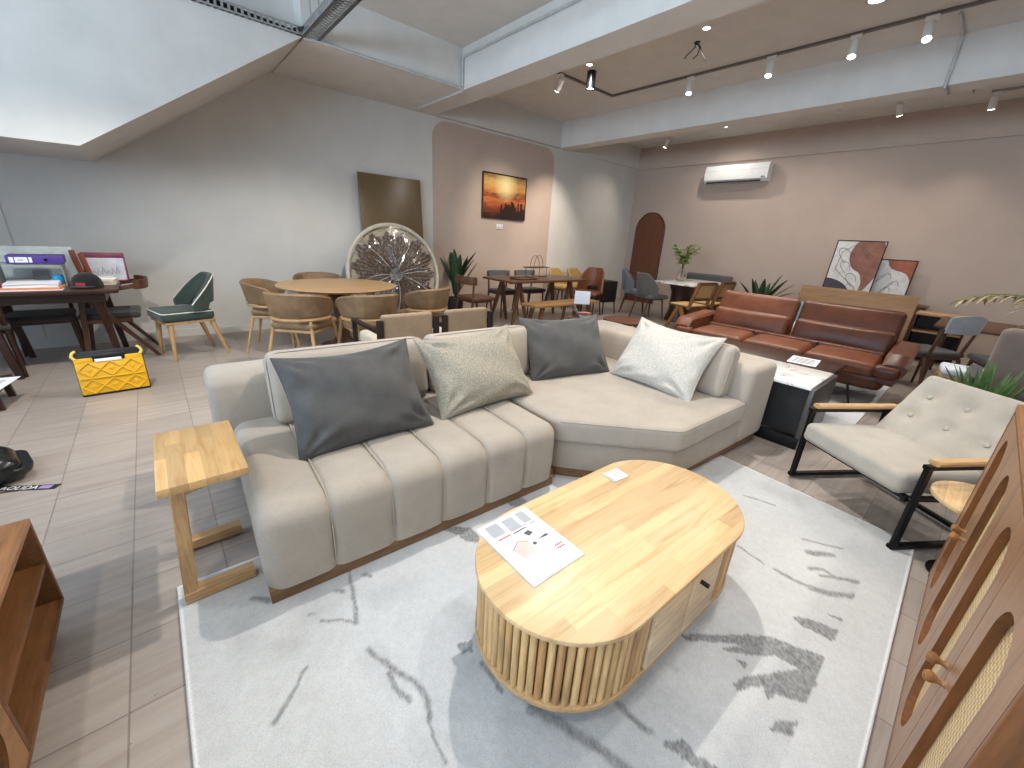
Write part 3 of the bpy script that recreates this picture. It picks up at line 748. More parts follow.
# ---------------------------------------------------------------- throw pillows
def pillow(name, label, c, w, h, thick, lean, rz, mat, seed, group='throw pillows on the beige sofa', roll_=0):
    rng = random.Random(seed); n = 44
    ph = [rng.uniform(0, 6.28) for _ in range(12)]
    def P(u, v, side):
        pin = 1-.085*(1-abs(v)**1.6)*abs(u)**2.2 if True else 1
        pin2 = 1-.085*(1-abs(u)**1.6)*abs(v)**2.2
        x = u*w/2*pin; z = v*h/2*pin2
        e = max(0, (1-abs(u)**2.6))*max(0, (1-abs(v)**2.6))
        t_ = thick/2*e**.55
        # wrinkles radiate from the corners and along the seam
        wr = 0
        for k in range(4):
            cx, cz = ((-1, -1), (1, -1), (1, 1), (-1, 1))[k]
            dx, dz = u-cx, v-cz; d_ = math.hypot(dx, dz); a = math.atan2(dz, dx)
            wr += .012*math.sin(a*11+ph[k])*math.exp(-((d_-.32)/.26)**2)
        wr += .007*math.sin(7*u+ph[5]+3*math.sin(3*v+ph[6]))*math.exp(-((abs(v)-.82)/.14)**2)+.007*math.sin(8*v+ph[7]+2*math.sin(3*u+ph[8]))*math.exp(-((abs(u)-.82)/.14)**2)
        wr += .006*math.sin(4*u+5*v+ph[9])*e
        t_ = t_+wr*min(1, e*3)*(thick/.16)
        sag = -.018*(1-u*u)*(v > 0)*v
        return V(x, side*max(t_, .0)*1.0, z+sag)
    vs = []; fs = []
    g = [math.sin(PI/2*(-1+2*i/n)) for i in range(n+1)]
    ids = {}
    for sd in (-1, 1):
        for i in range(n+1):
            for j in range(n+1):
                edge = i in (0, n) or j in (0, n)
                key = (0 if edge else sd, i, j)
                if key not in ids: ids[key] = len(vs); vs.append(P(g[i], g[j], 0 if edge else sd))
        for i in range(n):
            for j in range(n):
                q = []
                for a, b_2 in ((i, j), (i+1, j), (i+1, j+1), (i, j+1)):
                    ed = a in (0, n) or b_2 in (0, n); q.append(ids[(0 if ed else sd, a, b_2)])
                fs.append(q)
    m = MB(); m.add(vs, fs)
    t = thing(name, label, 'pillow', (c[0], c[1], c[2]), rz, group)
    o = m.build('pillow_cover', mat, t, ang=80); o.rotation_euler = (-lean, roll_, 0)
    e = MB(); pts = [P(g[i], -1, 0) for i in range(n+1)]+[P(1, g[i], 0) for i in range(1, n+1)]+[P(g[i], 1, 0) for i in range(n-1, -1, -1)]+[P(-1, g[i], 0) for i in range(n-1, 0, -1)]
    e.tube([V(p.x, p.y, p.z) for p in pts], .003, 5, closed=True); s_ = e.build('seam', mat, o)
    return t
pillow('throw_pillow', 'charcoal velvet pillow at the left end of the sofa', (.655, 1.885, .625), .66, .50, .22, rad(35), rad(-2), M['grey_velvet'], 1, roll_=rad(-2))
pillow('throw_pillow', 'oatmeal tweed pillow between the two charcoal pillows', (1.395, 1.90, .63), .69, .49, .22, rad(35), rad(0), M['tweed'], 2, roll_=rad(-2))
pillow('throw_pillow', 'charcoal velvet pillow in the middle of the sofa where the chaise begins', (2.30, 1.99, .63), .72, .50, .21, rad(32), rad(-14), M['grey_velvet'], 3)
pillow('throw_pillow', 'ivory tweed pillow on the chaise at the right end of the sofa', (2.70, 1.40, .64), .67, .51, .22, rad(35), rad(-92), M['tweed_light'], 4, roll_=rad(2))

# ---------------------------------------------------------------- C-shaped side table
st = thing('side_table', 'small c-shaped wooden side table hooked over the left end of the beige sofa', 'side table', (0, 0, 0), 0)
zt = .56
m = MB(); m.bx(-.135, .125, 1.565, 2.05, zt-.032, zt, .004); m.build('tabletop', M['rubberwood_dark'], st)
for y in (1.655, 1.985):
    m = MB()
    m.bar((-.125, y, .03), (-.085, y, zt-.034), .045, .045, up=(0, 1, 0)); m.build('upright', M['oak'], st)
    m = MB(); m.bar((-.145, y, .0375), (.085, y, .0375), .050, .048); m.build('foot', M['oak_x'], st)
    m = MB(); m.loft([[V(-.105, y-.02, zt-.033), V(-.105, y+.02, zt-.033), V(-.105, y+.02, zt-.09), V(-.105, y-.02, zt-.09)], [V(.1, y-.02, zt-.033), V(.1, y+.02, zt-.033), V(.1, y+.02, zt-.045), V(.1, y-.02, zt-.045)]])
    m.build('bracket', M['oak_x'], st)

# ---------------------------------------------------------------- TV console, bottom left
tv = thing('tv_console', 'low teak console with open shelves and an oval rattan door, bottom left corner', 'cabinet', (0, 0, 0), 0)
xf, xb2, ya, yb, z0, z1 = -.47, -.86, .1, 1.84, .085, .44
CW = M['console_wood']
m = MB(); m.bx(xb2, xf, ya, yb, z1-.02, z1, .002); m.build('top_panel', CW, tv)
m = MB(); m.bx(xb2, xf, ya, yb, z0, z0+.018, .002); m.build('bottom_panel', M['console_in'], tv)
for y in (ya, yb-.018): m = MB(); m.bx(xb2, xf, y, y+.018, z0+.018, z1-.02, .001); m.build('side_panel', M['console_in'], tv)
for y in (.55, 1.24): m = MB(); m.bx(xb2+.01, xf-.002, y, y+.02, z0+.018, z1-.02, .001); m.build('divider', M['console_in'], tv)
m = MB(); m.bx(xb2, xb2+.008, ya+.018, yb-.018, z0+.018, z1-.02); m.build('back_panel', M['console_in'], tv)
m = MB(); m.bx(xb2+.01, xf-.005, 1.26, yb-.018, .25, .266, .001); m.build('shelf', M['console_in'], tv)
def pill_door(parent, name, cx, cz, w, h, ow, oh, th, Mx, wood_, hole_r=None, inner=None):
    """door frame with pill-shaped opening and woven panel, in local XZ facing -y"""
    inner_p = rrect(ow, oh, min(ow, oh)/2-.0005, 9)
    n = len(inner_p)
    outer_p = []
    for (x, z) in inner_p:
        k = min((w/2)/abs(x) if abs(x) > 1e-6 else 1e9, (h/2)/abs(z) if abs(z) > 1e-6 else 1e9)
        outer_p.append([x*k, z*k])
    # snap nearest to the four corners
    for sx in (-1, 1):
        for sz in (-1, 1):
            j = min(range(n), key=lambda q: (outer_p[q][0]-sx*w/2)**2+(outer_p[q][1]-sz*h/2)**2); outer_p[j] = [sx*w/2, sz*h/2]
    m = MB(); vs = []; fs = []
    for y in (0, th):
        vs += [(x+cx, y, z+cz) for x, z in outer_p]+[(x+cx, y, z+cz) for x, z in inner_p]
    for i in range(n):
        j = (i+1) % n
        fs.append([i, j, n+j, n+i]); fs.append([2*n+i, 3*n+i, 3*n+j, 2*n+j]); fs.append([i, 2*n+i, 2*n+j, j])
    m.add(vs, fs, Mx)
    d = m.build(name, wood_, parent, smooth=False)
    e = MB(); vs = []; fs = []
    for y in (.0005, th): vs += [(x*.998+cx, y, z*.998+cz) for x, z in inner_p]
    fs = [[i, (i+1) % n, n+(i+1) % n, n+i] for i in range(n)]; e.add(vs, fs, Mx); e.build('opening_edge', inner or M['cabinet_edge'], d)
    e = MB(); e.prism([(x*1.01+cx, z*1.01+cz) for x, z in inner_p], -th*.99, -th*.86, M=Mx @ XZ); e.build('rattan_panel', M['rattan'], d, smooth=False)
    return d
# doors facing +x: local x -> world -y, local -y -> world +x
MX = Matrix(((0, -1, 0, xf+.0), (1, 0, 0, 0), (0, 0, 1, 0), (0, 0, 0, 1)))
for cy in (.9, .335):
    pill_door(tv, 'door', cy, (z0+z1)/2, .66 if cy > .5 else .4, z1-z0-.045, .55 if cy > .5 else .26, .20, .016, T(.001, 0, 0) @ MX, M['console_wood'], inner=M['console_in'])
for (x, y) in ((xf-.05, yb-.1), (xb2+.05, yb-.1), (xf-.05, ya+.1), (xb2+.05, ya+.1)):
    m = MB(); m.tube([(x, y, .0), (x, y, z0)], [.016, .022], 12); m.build('leg', M['console_in'], tv)
# ring mark / wood inlay dish on top
# ---------------------------------------------------------------- rattan sideboard, right foreground
sb = thing('sideboard', 'tall honey teak sideboard with four pill-shaped rattan doors, right foreground', 'cabinet', (0, 0, 0), 0)
X0, X1, YF, YBk, ZT = .815, 2.40, -.2, -.64, .91
m = MB(); m.bx(X0, X1, YBk, YF+.004, ZT-.025, ZT, .004); m.build('top_panel', M['cabinet_wood'], sb)
for x in (X0, X1-.02): m = MB(); m.bx(x, x+.02, YBk, YF+.002, .07, ZT-.025, .002); m.build('side_panel', M['cabinet_edge'], sb)
m = MB(); m.bx(X0+.02, X1-.02, YBk, YF, .07, .09); m.build('bottom_panel', M['cabinet_edge'], sb)
m = MB(); m.bx(X0+.02, X1-.02, YBk, YBk+.01, .09, ZT-.025); m.build('back_panel', M['cabinet_edge'], sb)
m = MB(); m.bx(X0+.02, X1-.02, YF-.05, YF-.02, .0, .07); m.bx(X0+.02, X1-.02, YBk+.05, YBk+.07, .0, .07); m.build('plinth', M['cabinet_edge'], sb)
m = MB(); m.bx(1.602, 1.618, YBk+.01, YF-.025, .09, ZT-.025); m.build('divider', M['cabinet_edge'], sb)
MS = Matrix(((-1, 0, 0, 0), (0, -1, 0, YF+.001), (0, 0, 1, 0), (0, 0, 0, 1)))
dw = .384
for k in range(4):
    cx = .838+dw*(k+.5)
    d = pill_door(sb, 'door', -cx, .485, dw-.005, .775, dw-.18, .66, .022, MS, M['cabinet_wood_z'])
    kx = cx+(dw/2-.035)*(1 if k % 2 == 0 else -1)
    e = MB(); e.lathe([(.009, -.002), (.007, .006), (.0065, .014), (.009, .018), (.0135, .025), (.0135, .032), (.008, .038), (.001, .039)], 18, M=T(kx, YF, .50) @ RX(-PI/2)); e.build('knob', M['cabinet_wood'], d)

# ---------------------------------------------------------------- tufted armchair
F = V(2.755, .235, 0); ax = V(.83, -.557, 0); ang = math.atan2(ax.y, ax.x)   # local x = backwards, local y = sitter's ... side
F.z = .0135
ac = thing('armchair', 'greige button-tufted armchair with black metal frame and wooden arms, right of the coffee table', 'armchair', F, ang)
AF = M['armchair_fabric']
def tilt(p0, p1, th, wid, n, fn, name, parent):
    p0 = V(*p0); p1 = V(*p1); L_ = (p1-p0).length; a = math.atan2(p1.z-p0.z, p1.x-p0.x)
    m = MB(); m.soft((L_/2, 0, 0), (L_, wid, th), .035, n, fn, M=T(*p0) @ RY(-a)); return m.build(name, AF, parent), a, L_
def seatfn(p, w):
    q = p.copy(); q.z += .02*(1-w[0]**2)*(1-w[1]**2)*(1 if w[2] > 0 else -.3); return q
tilt((-.03, 0, .355), (.60, 0, .325), .12, .60, (14, 14, 3), seatfn, 'seat_cushion', ac)
btn = [(.36+.0, -.2), (.36, 0), (.36, .2), (.60, -.1), (.60, .1)]
btn = [(.285, -.19), (.285, 0), (.285, .19), (.425, -.19), (.425, 0), (.425, .19)]
BL = .57
def backfn(p, w):
    q = p.copy()
    if w[2] > 0:
        x = p.x+BL/2
        d_ = sum(math.exp(-(((x-bx_)/.05)**2+((p.y-by_)/.05)**2)) for bx_, by_ in btn)
        g_ = sum(math.exp(-((x-z_)/.018)**2) for z_ in (.355,))*.35
        q.z += .018*(1-w[0]**4)*(1-w[1]**4)-.03*d_-.010*g_
    return q
p0 = (.425, 0, .245)
o, a, L_ = tilt(p0, (p0[0]+BL*math.cos(rad(55)), 0, p0[2]+BL*math.sin(rad(55))), .12, .60, (34, 34, 3), backfn, 'back_cushion', ac)
for bx_, by_ in btn:
    e = MB(); e.ball((bx_, by_, .052), .014, 10, .5, M=T(*p0) @ RY(-rad(55))); e.build('button', AF, o)
BM = M['black_metal']
for s in (-1, 1):
    y = s*.335
    m = MB()
    m.bar((.035, y, .0), (.035, y, .475), .034, .024); m.build('front_leg', BM, ac)
    m = MB(); m.bar((.56, y, .0), (.56, y, .475), .034, .024); m.build('rear_leg', BM, ac)
    m = MB(); m.bar((.018, y, .012), (.577, y, .012), .034, .024); m.build('floor_rail', BM, ac)
    m = MB(); m.bar((.018, y, .475), (.62, y, .475), .034, .022); m.build('arm_rail', BM, ac)
    m = MB(); m.bar((.05, y, .499), (.62, y, .499), .05, .026, bev=.008); tag(m.build('armrest', M['oak_x'], ac), 'wooden armrest')
    m = MB(); m.bar((.0, y*.93, .285), (.60, y*.93, .255), .02, .03); m.build('seat_rail', BM, ac)
for x, z in ((.03, .285), (.55, .255)):
    m = MB(); m.bar((x, -.335, z), (x, .335, z), .03, .024); m.build('cross_bar', BM, ac)
m = MB(); m.bar((.56, -.335, .012), (.56, .335, .012), .03, .024); m.build('cross_bar', BM, ac)
# ---------------------------------------------------------------- round side table behind the sideboard
rt = thing('round_side_table', 'small round wooden side table between the armchair and the rattan sideboard', 'side table', (2.61, -.30, 0), 0)
m = MB(); m.prism(circle(.208, 48), .385, .405, .005); m.build('tabletop', M['rubberwood'], rt)
m = MB(); m.tube([(0, 0, .012), (0, 0, .385)], .014, 12); m.build('pedestal', BM, rt)
m = MB(); m.lathe([(.001, 0), (.11, 0), (.11, .008), (.02, .014), (.001, .014)], 32); m.build('foot_plate', BM, rt)
# ---------------------------------------------------------------- black display table with marble top, beside the sofa
t = thing('display_table', 'black box-framed side table with a white marble top, behind the sofa\'s right end', 'side table', (0, 0, 0))
x0, x1, y0, y1, zt = 3.42, 4.12, .60, 1.36, .50
m = MB(); m.bx(x0+.0, x0+.62, y0+.02, y1, zt-.022, zt, .003); m.build('marble_top', M['marble'], t)
m = MB(); m.bx(x0+.02, x1, y0+.0, y0+.03, .06, zt-.024, .003); m.build('side_panel', plain('black side greyed by light', (74, 72, 70), .35), t)  # black panel, greyed to put the light on this side into its colour
m = MB(); m.bx(x0+.02, x1, y1-.03, y1, .06, zt-.024, .003); m.build('side_panel', M['black_matte'], t)
m = MB(); m.bx(x0+.05, x0+.07, y0+.03, y1-.03, .10, zt-.03); m.build('front_panel', M['black_matte'], t)
m = MB(); m.bx(x0+.025, x1-.02, y0+.02, y1-.02, .02, .055, .003); m.bx(x0+.01, x0+.03, y0+.0, y1, .0, .09, .003); m.build('base_frame', M['black_metal'], t)
t2 = thing('nesting_table', 'dark brown low table behind the marble-topped table', 'side table', (0, 0, 0))
m = MB(); m.bx(x1+.01, x0+1.25, y0+.05, y1+.65, .44, .47, .004); m.build('tabletop', M['dark_wood'], t2)
m = MB(); m.bx(x1+.05, x1+.09, y0+.1, y1+.6, .0115, .44, .003); m.build('leg_panel', M['dark_wood_z'], t2)
m = MB(); m.bx(x1+.30, x1+.34, y0+.1, y1+.6, .0115, .44, .003); m.build('leg_panel', M['dark_wood_z'], t2)
t = thing('price_sheet', 'white price sheet on the dark low table in front of the leather sofa', 'paper sheet', (4.40, .92, .4715), rad(6))
m = MB(); m.bx(-.16, .16, -.11, .11, 0, .0015); m.build('paper', M['paper'], t, smooth=False)
m = MB(); [m.bx(-.1+.06*k, -.07+.06*k, -.08, .08, .0016, .002) for k in range(4)]; m.build('printing', M['ink'], t, smooth=False)
m = MB(); m.bx(-.012, .012, -.09, .09, 0, .001); q = m.build('label_strip', plain('label', (190, 190, 190), .5), None, smooth=False)
q.location = (3.62, .78, .5005); q.rotation_euler = (0, 0, .15); tag(q, 'narrow grey label strip lying on the white marble top', 'label')

# ---------------------------------------------------------------- second rug
m = MB(); m.prism([(3.95, .42), (6.2, .42), (6.2, 2.2), (3.95, 2.2)], .0005, .011, .002)
tag(m.build('area_rug', plain('white rug pile', (206, 207, 210), .95, var=.04, scale=60)), 'plain white rug under the brown leather sofa', 'rug')

# ---------------------------------------------------------------- brown leather sofa (faces -x, its length along y)
ls = thing('leather_sofa', 'cognac brown leather sofa with two tall split backrests and flared arms', 'sofa', (5.0, 1.38, 0), rad(2))
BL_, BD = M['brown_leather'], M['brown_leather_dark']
def lsd(p, w): q = p.copy(); q.z += .018*(1-w[0]**2)*(1-w[1]**4)*(w[2] > 0); return q
wid = 1.98
m = MB(); m.soft((.40, 0, .27), (.74, wid, .18), .07, (6, 20, 3)); m.build('base', BD, ls)
for k in range(3):
    m = MB(); m.soft((.36, (k-1)*.605, .385), (.78, .60, .13), .055, (10, 10, 3), lsd); m.build('seat_cushion', BL_, ls)
for sgn in (-1, 1):
    yc_ = sgn*.47
    def bk(p, w):
        q = p.copy(); q.x -= .03*(1-w[1]**2)*(1-w[2]**2)*(w[0] < 0); return q
    m = MB(); m.soft((0, 0, .1), (.13, .87 if sgn > 0 else .90, .26), .05, (3, 12, 6), bk)
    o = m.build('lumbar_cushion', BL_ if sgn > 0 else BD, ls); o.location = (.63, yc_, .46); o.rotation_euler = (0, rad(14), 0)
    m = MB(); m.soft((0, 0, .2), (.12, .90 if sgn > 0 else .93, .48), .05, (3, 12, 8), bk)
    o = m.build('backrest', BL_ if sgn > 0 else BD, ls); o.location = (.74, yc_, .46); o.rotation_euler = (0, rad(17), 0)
    # flared arm
    rings = []
    for x, h0, h1 in ((-.03, .30, .48), (.06, .26, .57), (.4, .20, .585), (.75, .20, .60), (.86, .24, .59)):
        ya_, yb_ = .93, 1.10; cxs = []
        out = .06*(h1-.3)
        prof = [(ya_, h0), (yb_-.05, h0), (yb_+out, h1-.06), (yb_+out+.005, h1-.025), (yb_+out-.03, h1), (ya_+.03, h1), (ya_, h1-.03)]
        rings.append([V(x, sgn*a_, b_) for a_, b_ in prof])
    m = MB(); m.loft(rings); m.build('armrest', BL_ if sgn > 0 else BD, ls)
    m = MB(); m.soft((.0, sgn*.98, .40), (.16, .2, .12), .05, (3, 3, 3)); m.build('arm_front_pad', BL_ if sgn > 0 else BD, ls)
    for x in (.08, .72):
        m = MB(); m.bar((x, sgn*.72, .22), (x+(-.09 if x < .4 else .1), sgn*.80, .0115 if 1 else 0), .07, .02, .045, .016, up=(0, 1, 0)); m.build('leg', BM, ls)
m = MB(); m.soft((.53, 0, .42), (.1, 1.8, .14), .03, (3, 10, 3)); m.build('back_support', BD, ls)
for yy in (.36, -.30):
    m = MB(); m.tube([(.50, yy, .455), (.47, yy-.03, .475)], .014, 8); m.build('recline_knob', M['black_plastic'], ls)

# ---------------------------------------------------------------- wooden daybed with high back panel behind the leather sofa
db = thing('wooden_daybed', 'oak bench with a wide flat back panel standing behind the leather sofa', 'bench', (0, 0, 0))
m = MB(); m.box((7.08, 1.16, .63), (.035, 1.26, .70), .006, ry=rad(8)); m.build('back_panel', M['panel_oak'], db)
m = MB(); m.bx(6.42, 7.02, .56, 1.78, .33, .37, .005); m.build('seat_board', M['panel_oak'], db)
for y in (.62, 1.72):
    for x in (6.47, 6.97): m = MB(); m.bx(x-.025, x+.025, y-.025, y+.025, 0, .33, .004); m.build('leg', M['oak'], db)
m = MB(); m.soft((6.70, 1.17, .44), (.55, 1.15, .13), .04); m.build('seat_pad', fabric('pale seat pad', (196, 196, 196)), db)
def small_cushion(c, w, h, th, rz, lean, mat, label):
    pillow('cushion', label, c, w, h, th, lean, rz, mat, 9, group='cushions on the oak bench')
small_cushion((6.74, 1.47, .61), .42, .36, .12, rad(-90), rad(15), fabric('pale blue cushion', (120, 158, 176)), 'pale blue cushion in the gap between the two leather backrests')

# ---------------------------------------------------------------- art prints on a low sideboard by the back wall
sd = thing('low_sideboard', 'low sideboard against the taupe wall carrying the two leaning art prints', 'cabinet', (0, 0, 0))
m = MB(); m.bx(8.86, 9.34, .55, 2.25, .70, .73, .004); m.build('top_panel', M['walnut'], sd)
m = MB(); m.bx(8.88, 9.34, .57, 2.23, .14, .70, .004); m.build('carcass', M['walnut'], sd)
for k in range(3): m = MB(); m.bx(8.862, 8.878, .58+.55*k, 1.12+.55*k, .16, .69, .002); dd = m.build('door', M['table_wood'], sd); e = MB(); e.ball((8.85, 1.05+.55*k, .45), .014); e.build('knob', BM, dd)
for x in (8.92, 9.3):
    for y in (.65, 2.15): m = MB(); m.tube([(x, y, 0), (x, y, .14)], .018, 8); m.build('leg', M['walnut_z'], sd)
terra = plain('terracotta print ink', (134, 92, 80), .8, var=.12, scale=9); navy = plain('charcoal print ink', (70, 64, 74), .8); pgrey = plain('print paper', (206, 204, 200), .8); rust = plain('rust print ink', (152, 90, 70), .8, var=.1, scale=9)
def art(label, yc_, w, h, x, zb, kind, lean=.12):
    t = thing('art_print', label, 'picture', (x, yc_, zb), 0, 'leaning abstract art prints')
    Q = RY(lean) @ YZ
    def clip(poly):   # keep shapes inside the print
        return [(max(-w/2+.006, min(w/2-.006, a)), max(.008, min(h-.008, b_))) for a, b_ in poly]
    m = MB(); m.prism([(-w/2, 0), (w/2, 0), (w/2, h), (-w/2, h)], -.012, .0, M=Q); m.build('print_board', pgrey, t, smooth=False)
    m = MB()
    for p, q in (((-w/2, 0), (w/2, 0)), ((w/2, 0), (w/2, h)), ((w/2, h), (-w/2, h)), ((-w/2, h), (-w/2, 0))): m.bar((p[0], p[1], -.004), (q[0], q[1], -.004), .014, .022, M=Q, up=(0, 0, 1))
    m.build('frame', M['black_metal'], t)
    m = MB(); e = .0015
    if kind == 0:
        m.m = 0; m.prism(clip([(.13+.23*math.cos(a), h*.77+.29*math.sin(a)) for a in [2*PI*k/40 for k in range(40)]]), e, e+.0006, M=Q)
        m.prism(clip([(.02, h*.55), (w/2, h*.80), (w/2, h*.40), (w*.44, h*.30), (w*.36, h*.17), (w*.30, h*.10), (w*.25, h*.14), (w*.26, h*.28), (w*.20, h*.40)]), e-.0002, e+.0003, M=Q)
        m.m = 1; m.prism(clip([(-w/2, .0)]+[(-w/2+.40*math.cos(a), .30*math.sin(a)) for a in [PI/2*k/14 for k in range(15)]]), e, e+.0006, M=Q)
        m.m = 2
        for ox, oy, s_ in ((-.18, h*.72, 1), (-.12, h*.52, .8), (.02, h*.30, .9), (.05, h*.14, .7), (.16, h*.72, .5)):
            m.tube([(ox+s_*.09*math.cos(a*1.3), oy+s_*.14*math.sin(a), e+.001) for a in [k*.5 for k in range(9)]], .0028, 5, M=Q)
        m.tube([(-.05, h*.95, e+.001), (-.22, h*.8, e+.001), (-.24, h*.5, e+.001), (-.1, h*.36, e+.001), (.1, h*.2, e+.001), (.12, .02, e+.001)], .003, 5, M=Q)
    else:
        m.m = 3; m.prism(clip([(-.10, h), (w/2, h), (w/2, h*.42), (w*.47, h*.52), (w*.41, h*.62), (w*.32, h*.69), (w*.2, h*.73), (w*.08, h*.75), (-.02, h*.79), (-.07, h*.86)]), e, e+.0006, M=Q)
        m.m = 2
        for ox, oy, s_ in ((-.08, h*.55, .9), (.05, h*.4, .8), (-.02, h*.25, .7)):
            m.tube([(ox+s_*.1*math.cos(a*1.2), oy+s_*.09*math.sin(a*1.7), e+.001) for a in [k*.45 for k in range(10)]], .0028, 5, M=Q)
        m.m = 0; m.prism(clip([(-.15, 0), (.1, 0), (.0, .05), (-.08, .06)]), e, e+.0006, M=Q)
    m.build('printed_shapes', [terra, navy, M['ink_dark'], rust], t, smooth=False)
art('larger framed abstract print with a big terracotta shape, leaning on the taupe wall', 1.63, .66, .93, 9.02, .731, 0)
art('smaller framed abstract print with a rust upper corner, leaning right of the bigger print', 1.13, .52, .66, 9.17, .731, 1)

# ---------------------------------------------------------------- plants
def leafblade(m, base, dirv, L_, wd, droop, n=8, fold=.25, Mx=None):
    base = Vector(base); d = Vector(dirv).normalized(); side = d.cross(Vector((0, 0, 1)))
    if side.length < .05: side = Vector((1, 0, 0))
    side.normalize(); vs = []; fs = []
    p = base.copy(); dd = d.copy()
    for i in range(n+1):
        t_ = i/n; w_ = wd*(math.sin(PI*min(1, t_*.92+.06))**.8)*.5
        nrm = side.cross(dd).normalized()
        if nrm.z < 0: nrm = -nrm
        vs += [p-side*w_+nrm*w_*fold, p-nrm*.001, p+side*w_+nrm*w_*fold]
        dd = (dd+Vector((0, 0, -droop/n))).normalized(); p = p+dd*(L_/n)
    for i in range(n):
        a = i*3
        fs += [[a, a+1, a+4, a+3], [a+1, a+2, a+5, a+4]]
    m.add(vs, fs, Mx)
def pot(t, r, h, mat):
    m = MB(); m.lathe([(r*.75, 0), (r*.8, .004), (r, h-.01), (r, h), (r*.92, h), (r*.9, h-.03), (.001, h-.03)], 28); m.build('pot', mat, t)
    m = MB(); m.lathe([(.001, h-.028), (r*.9, h-.028), (r*.85, h-.02), (.001, h-.018)], 20); m.build('soil', M['soil'], t)
def bushy(label, loc, h, spread, n, wd, mat, seed, r=.13, ph=.28, up=.9, name='potted_plant', stems=0, potm=None):
    t = thing(name, label, 'plant', loc); rng = random.Random(seed)
    pot(t, r, ph, potm or M['pot_black'])
    for k in range(n):
        a = k*2.399+rng.uniform(-.3, .3); q = rng.random()
        tilt_ = (.25+.75*q)*spread
        L_ = (h-ph)*(.75+.35*rng.random())
        b0 = V(.03*math.cos(a), .03*math.sin(a), ph-.02+stems*rng.random())
        m = MB(); leafblade(m, b0, (math.cos(a)*tilt_, math.sin(a)*tilt_, up), L_, wd*(.8+.4*rng.random()), .6*tilt_); m.build('leaf', mat, t)
    if stems:
        m = MB(); m.tube([(0, 0, ph-.03), (0, 0, ph+stems)], .015, 8); m.build('stem', M['stem'], t)
    return t
bushy('dark broad-leaved plant beside the wrapped round mirror', (3.92, 6.06, 0), .98, .5, 14, .13, M['leaf'], 3, .15, .35, stems=.25)
bushy('dark sword-leaved plant behind the left backrest of the leather sofa', (8.10, 2.62, 0), 1.08, 1.3, 16, .10, M['leaf'], 5, .16, .45)
bushy('low spiky green plant in the corner behind the armchair', (4.28, -.20, 0), .80, .85, 40, .035, M['leaf_mid'], 8, .16, .34, name='grass_plant')
# palm at the right edge
t = thing('palm', 'feathery potted palm reaching in at the right edge of the photo', 'plant', (5.55, -.50, 0)); pot(t, .17, .34, M['pot_white'])
rng = random.Random(4)
m = MB(); m.tube([(0, 0, .3), (.02, .01, 1.05)], [.03, .018], 8); m.build('stem', M['stem'], t)
for k in range(9):
    a = k*2.399+.9; p = V(.02, .01, 1.02); d = V(math.cos(a), math.sin(a), .95).normalized(); spine = [p.copy()]
    for i in range(9):
        d = (d+V(0, 0, -.14)).normalized(); p = p+d*.075; spine.append(p.copy())
    m = MB(); m.tube(spine, .005, 5)
    for i in range(2, 10):
        tdir = (spine[i]-spine[i-1]).normalized(); sd_ = tdir.cross(V(0, 0, 1)).normalized()
        for s in (-1, 1): leafblade(m, spine[i], sd_*s+tdir*.7+V(0, 0, .1), .24*(1-abs(i-5)/9), .022, .7, 4)
    m.build('frond', M['leaf_pale'] if k % 3 == 0 else M['leaf_mid'], t)

# ---------------------------------------------------------------- chair builders
def legs4(t, w, d, h, mat, r0=.018, r1=.012, splay=.05, back_splay=None, square=False, y_off=0):
    for sx in (-1, 1):
        for sy in (-1, 1):
            sp = splay if sy < 0 or back_splay is None else back_splay
            top = (sx*w/2, sy*d/2+y_off, h); bot = (sx*(w/2+splay*.6), sy*(d/2+sp)+y_off, 0)
            m = MB()
            if square: m.bar(top, bot, r0*2, r0*2, r1*2, r1*2, up=(0, 1, 0))
            else: m.tube([top, bot], [r0, r1], 10)
            m.build('leg', mat, t)
def arc_panel(R, a0, a1, z0, z1, th, flare=0, n=24, ends=.0, top_drop=0, my=1.0, cy=0):
    """upholstered curved band; ends fade down to z0+ends fraction"""
    rings = []
    for i in range(n+1):
        u_ = i/n; a = a0+(a1-a0)*u_
        k = abs(2*u_-1)
        zz1 = z1-top_drop*k**3
        e = max(0, (k-.86)/.14); sh_ = math.sqrt(max(0.02, 1-e*e))
        zm = (z0+zz1)/2; hh = (zz1-z0)/2*sh_
        ring = []
        for (dr, dz) in ((-.5, -.85), (0, -1), (.5, -.85), (.5, .85), (0, 1), (-.5, .85)):
            r_ = R+dr*th+flare*((dz+1)/2)
            ring.append(V(r_*math.cos(a), cy+my*r_*math.sin(a), zm+dz*hh))
        rings.append(ring)
    m = MB(); m.loft(rings); return m
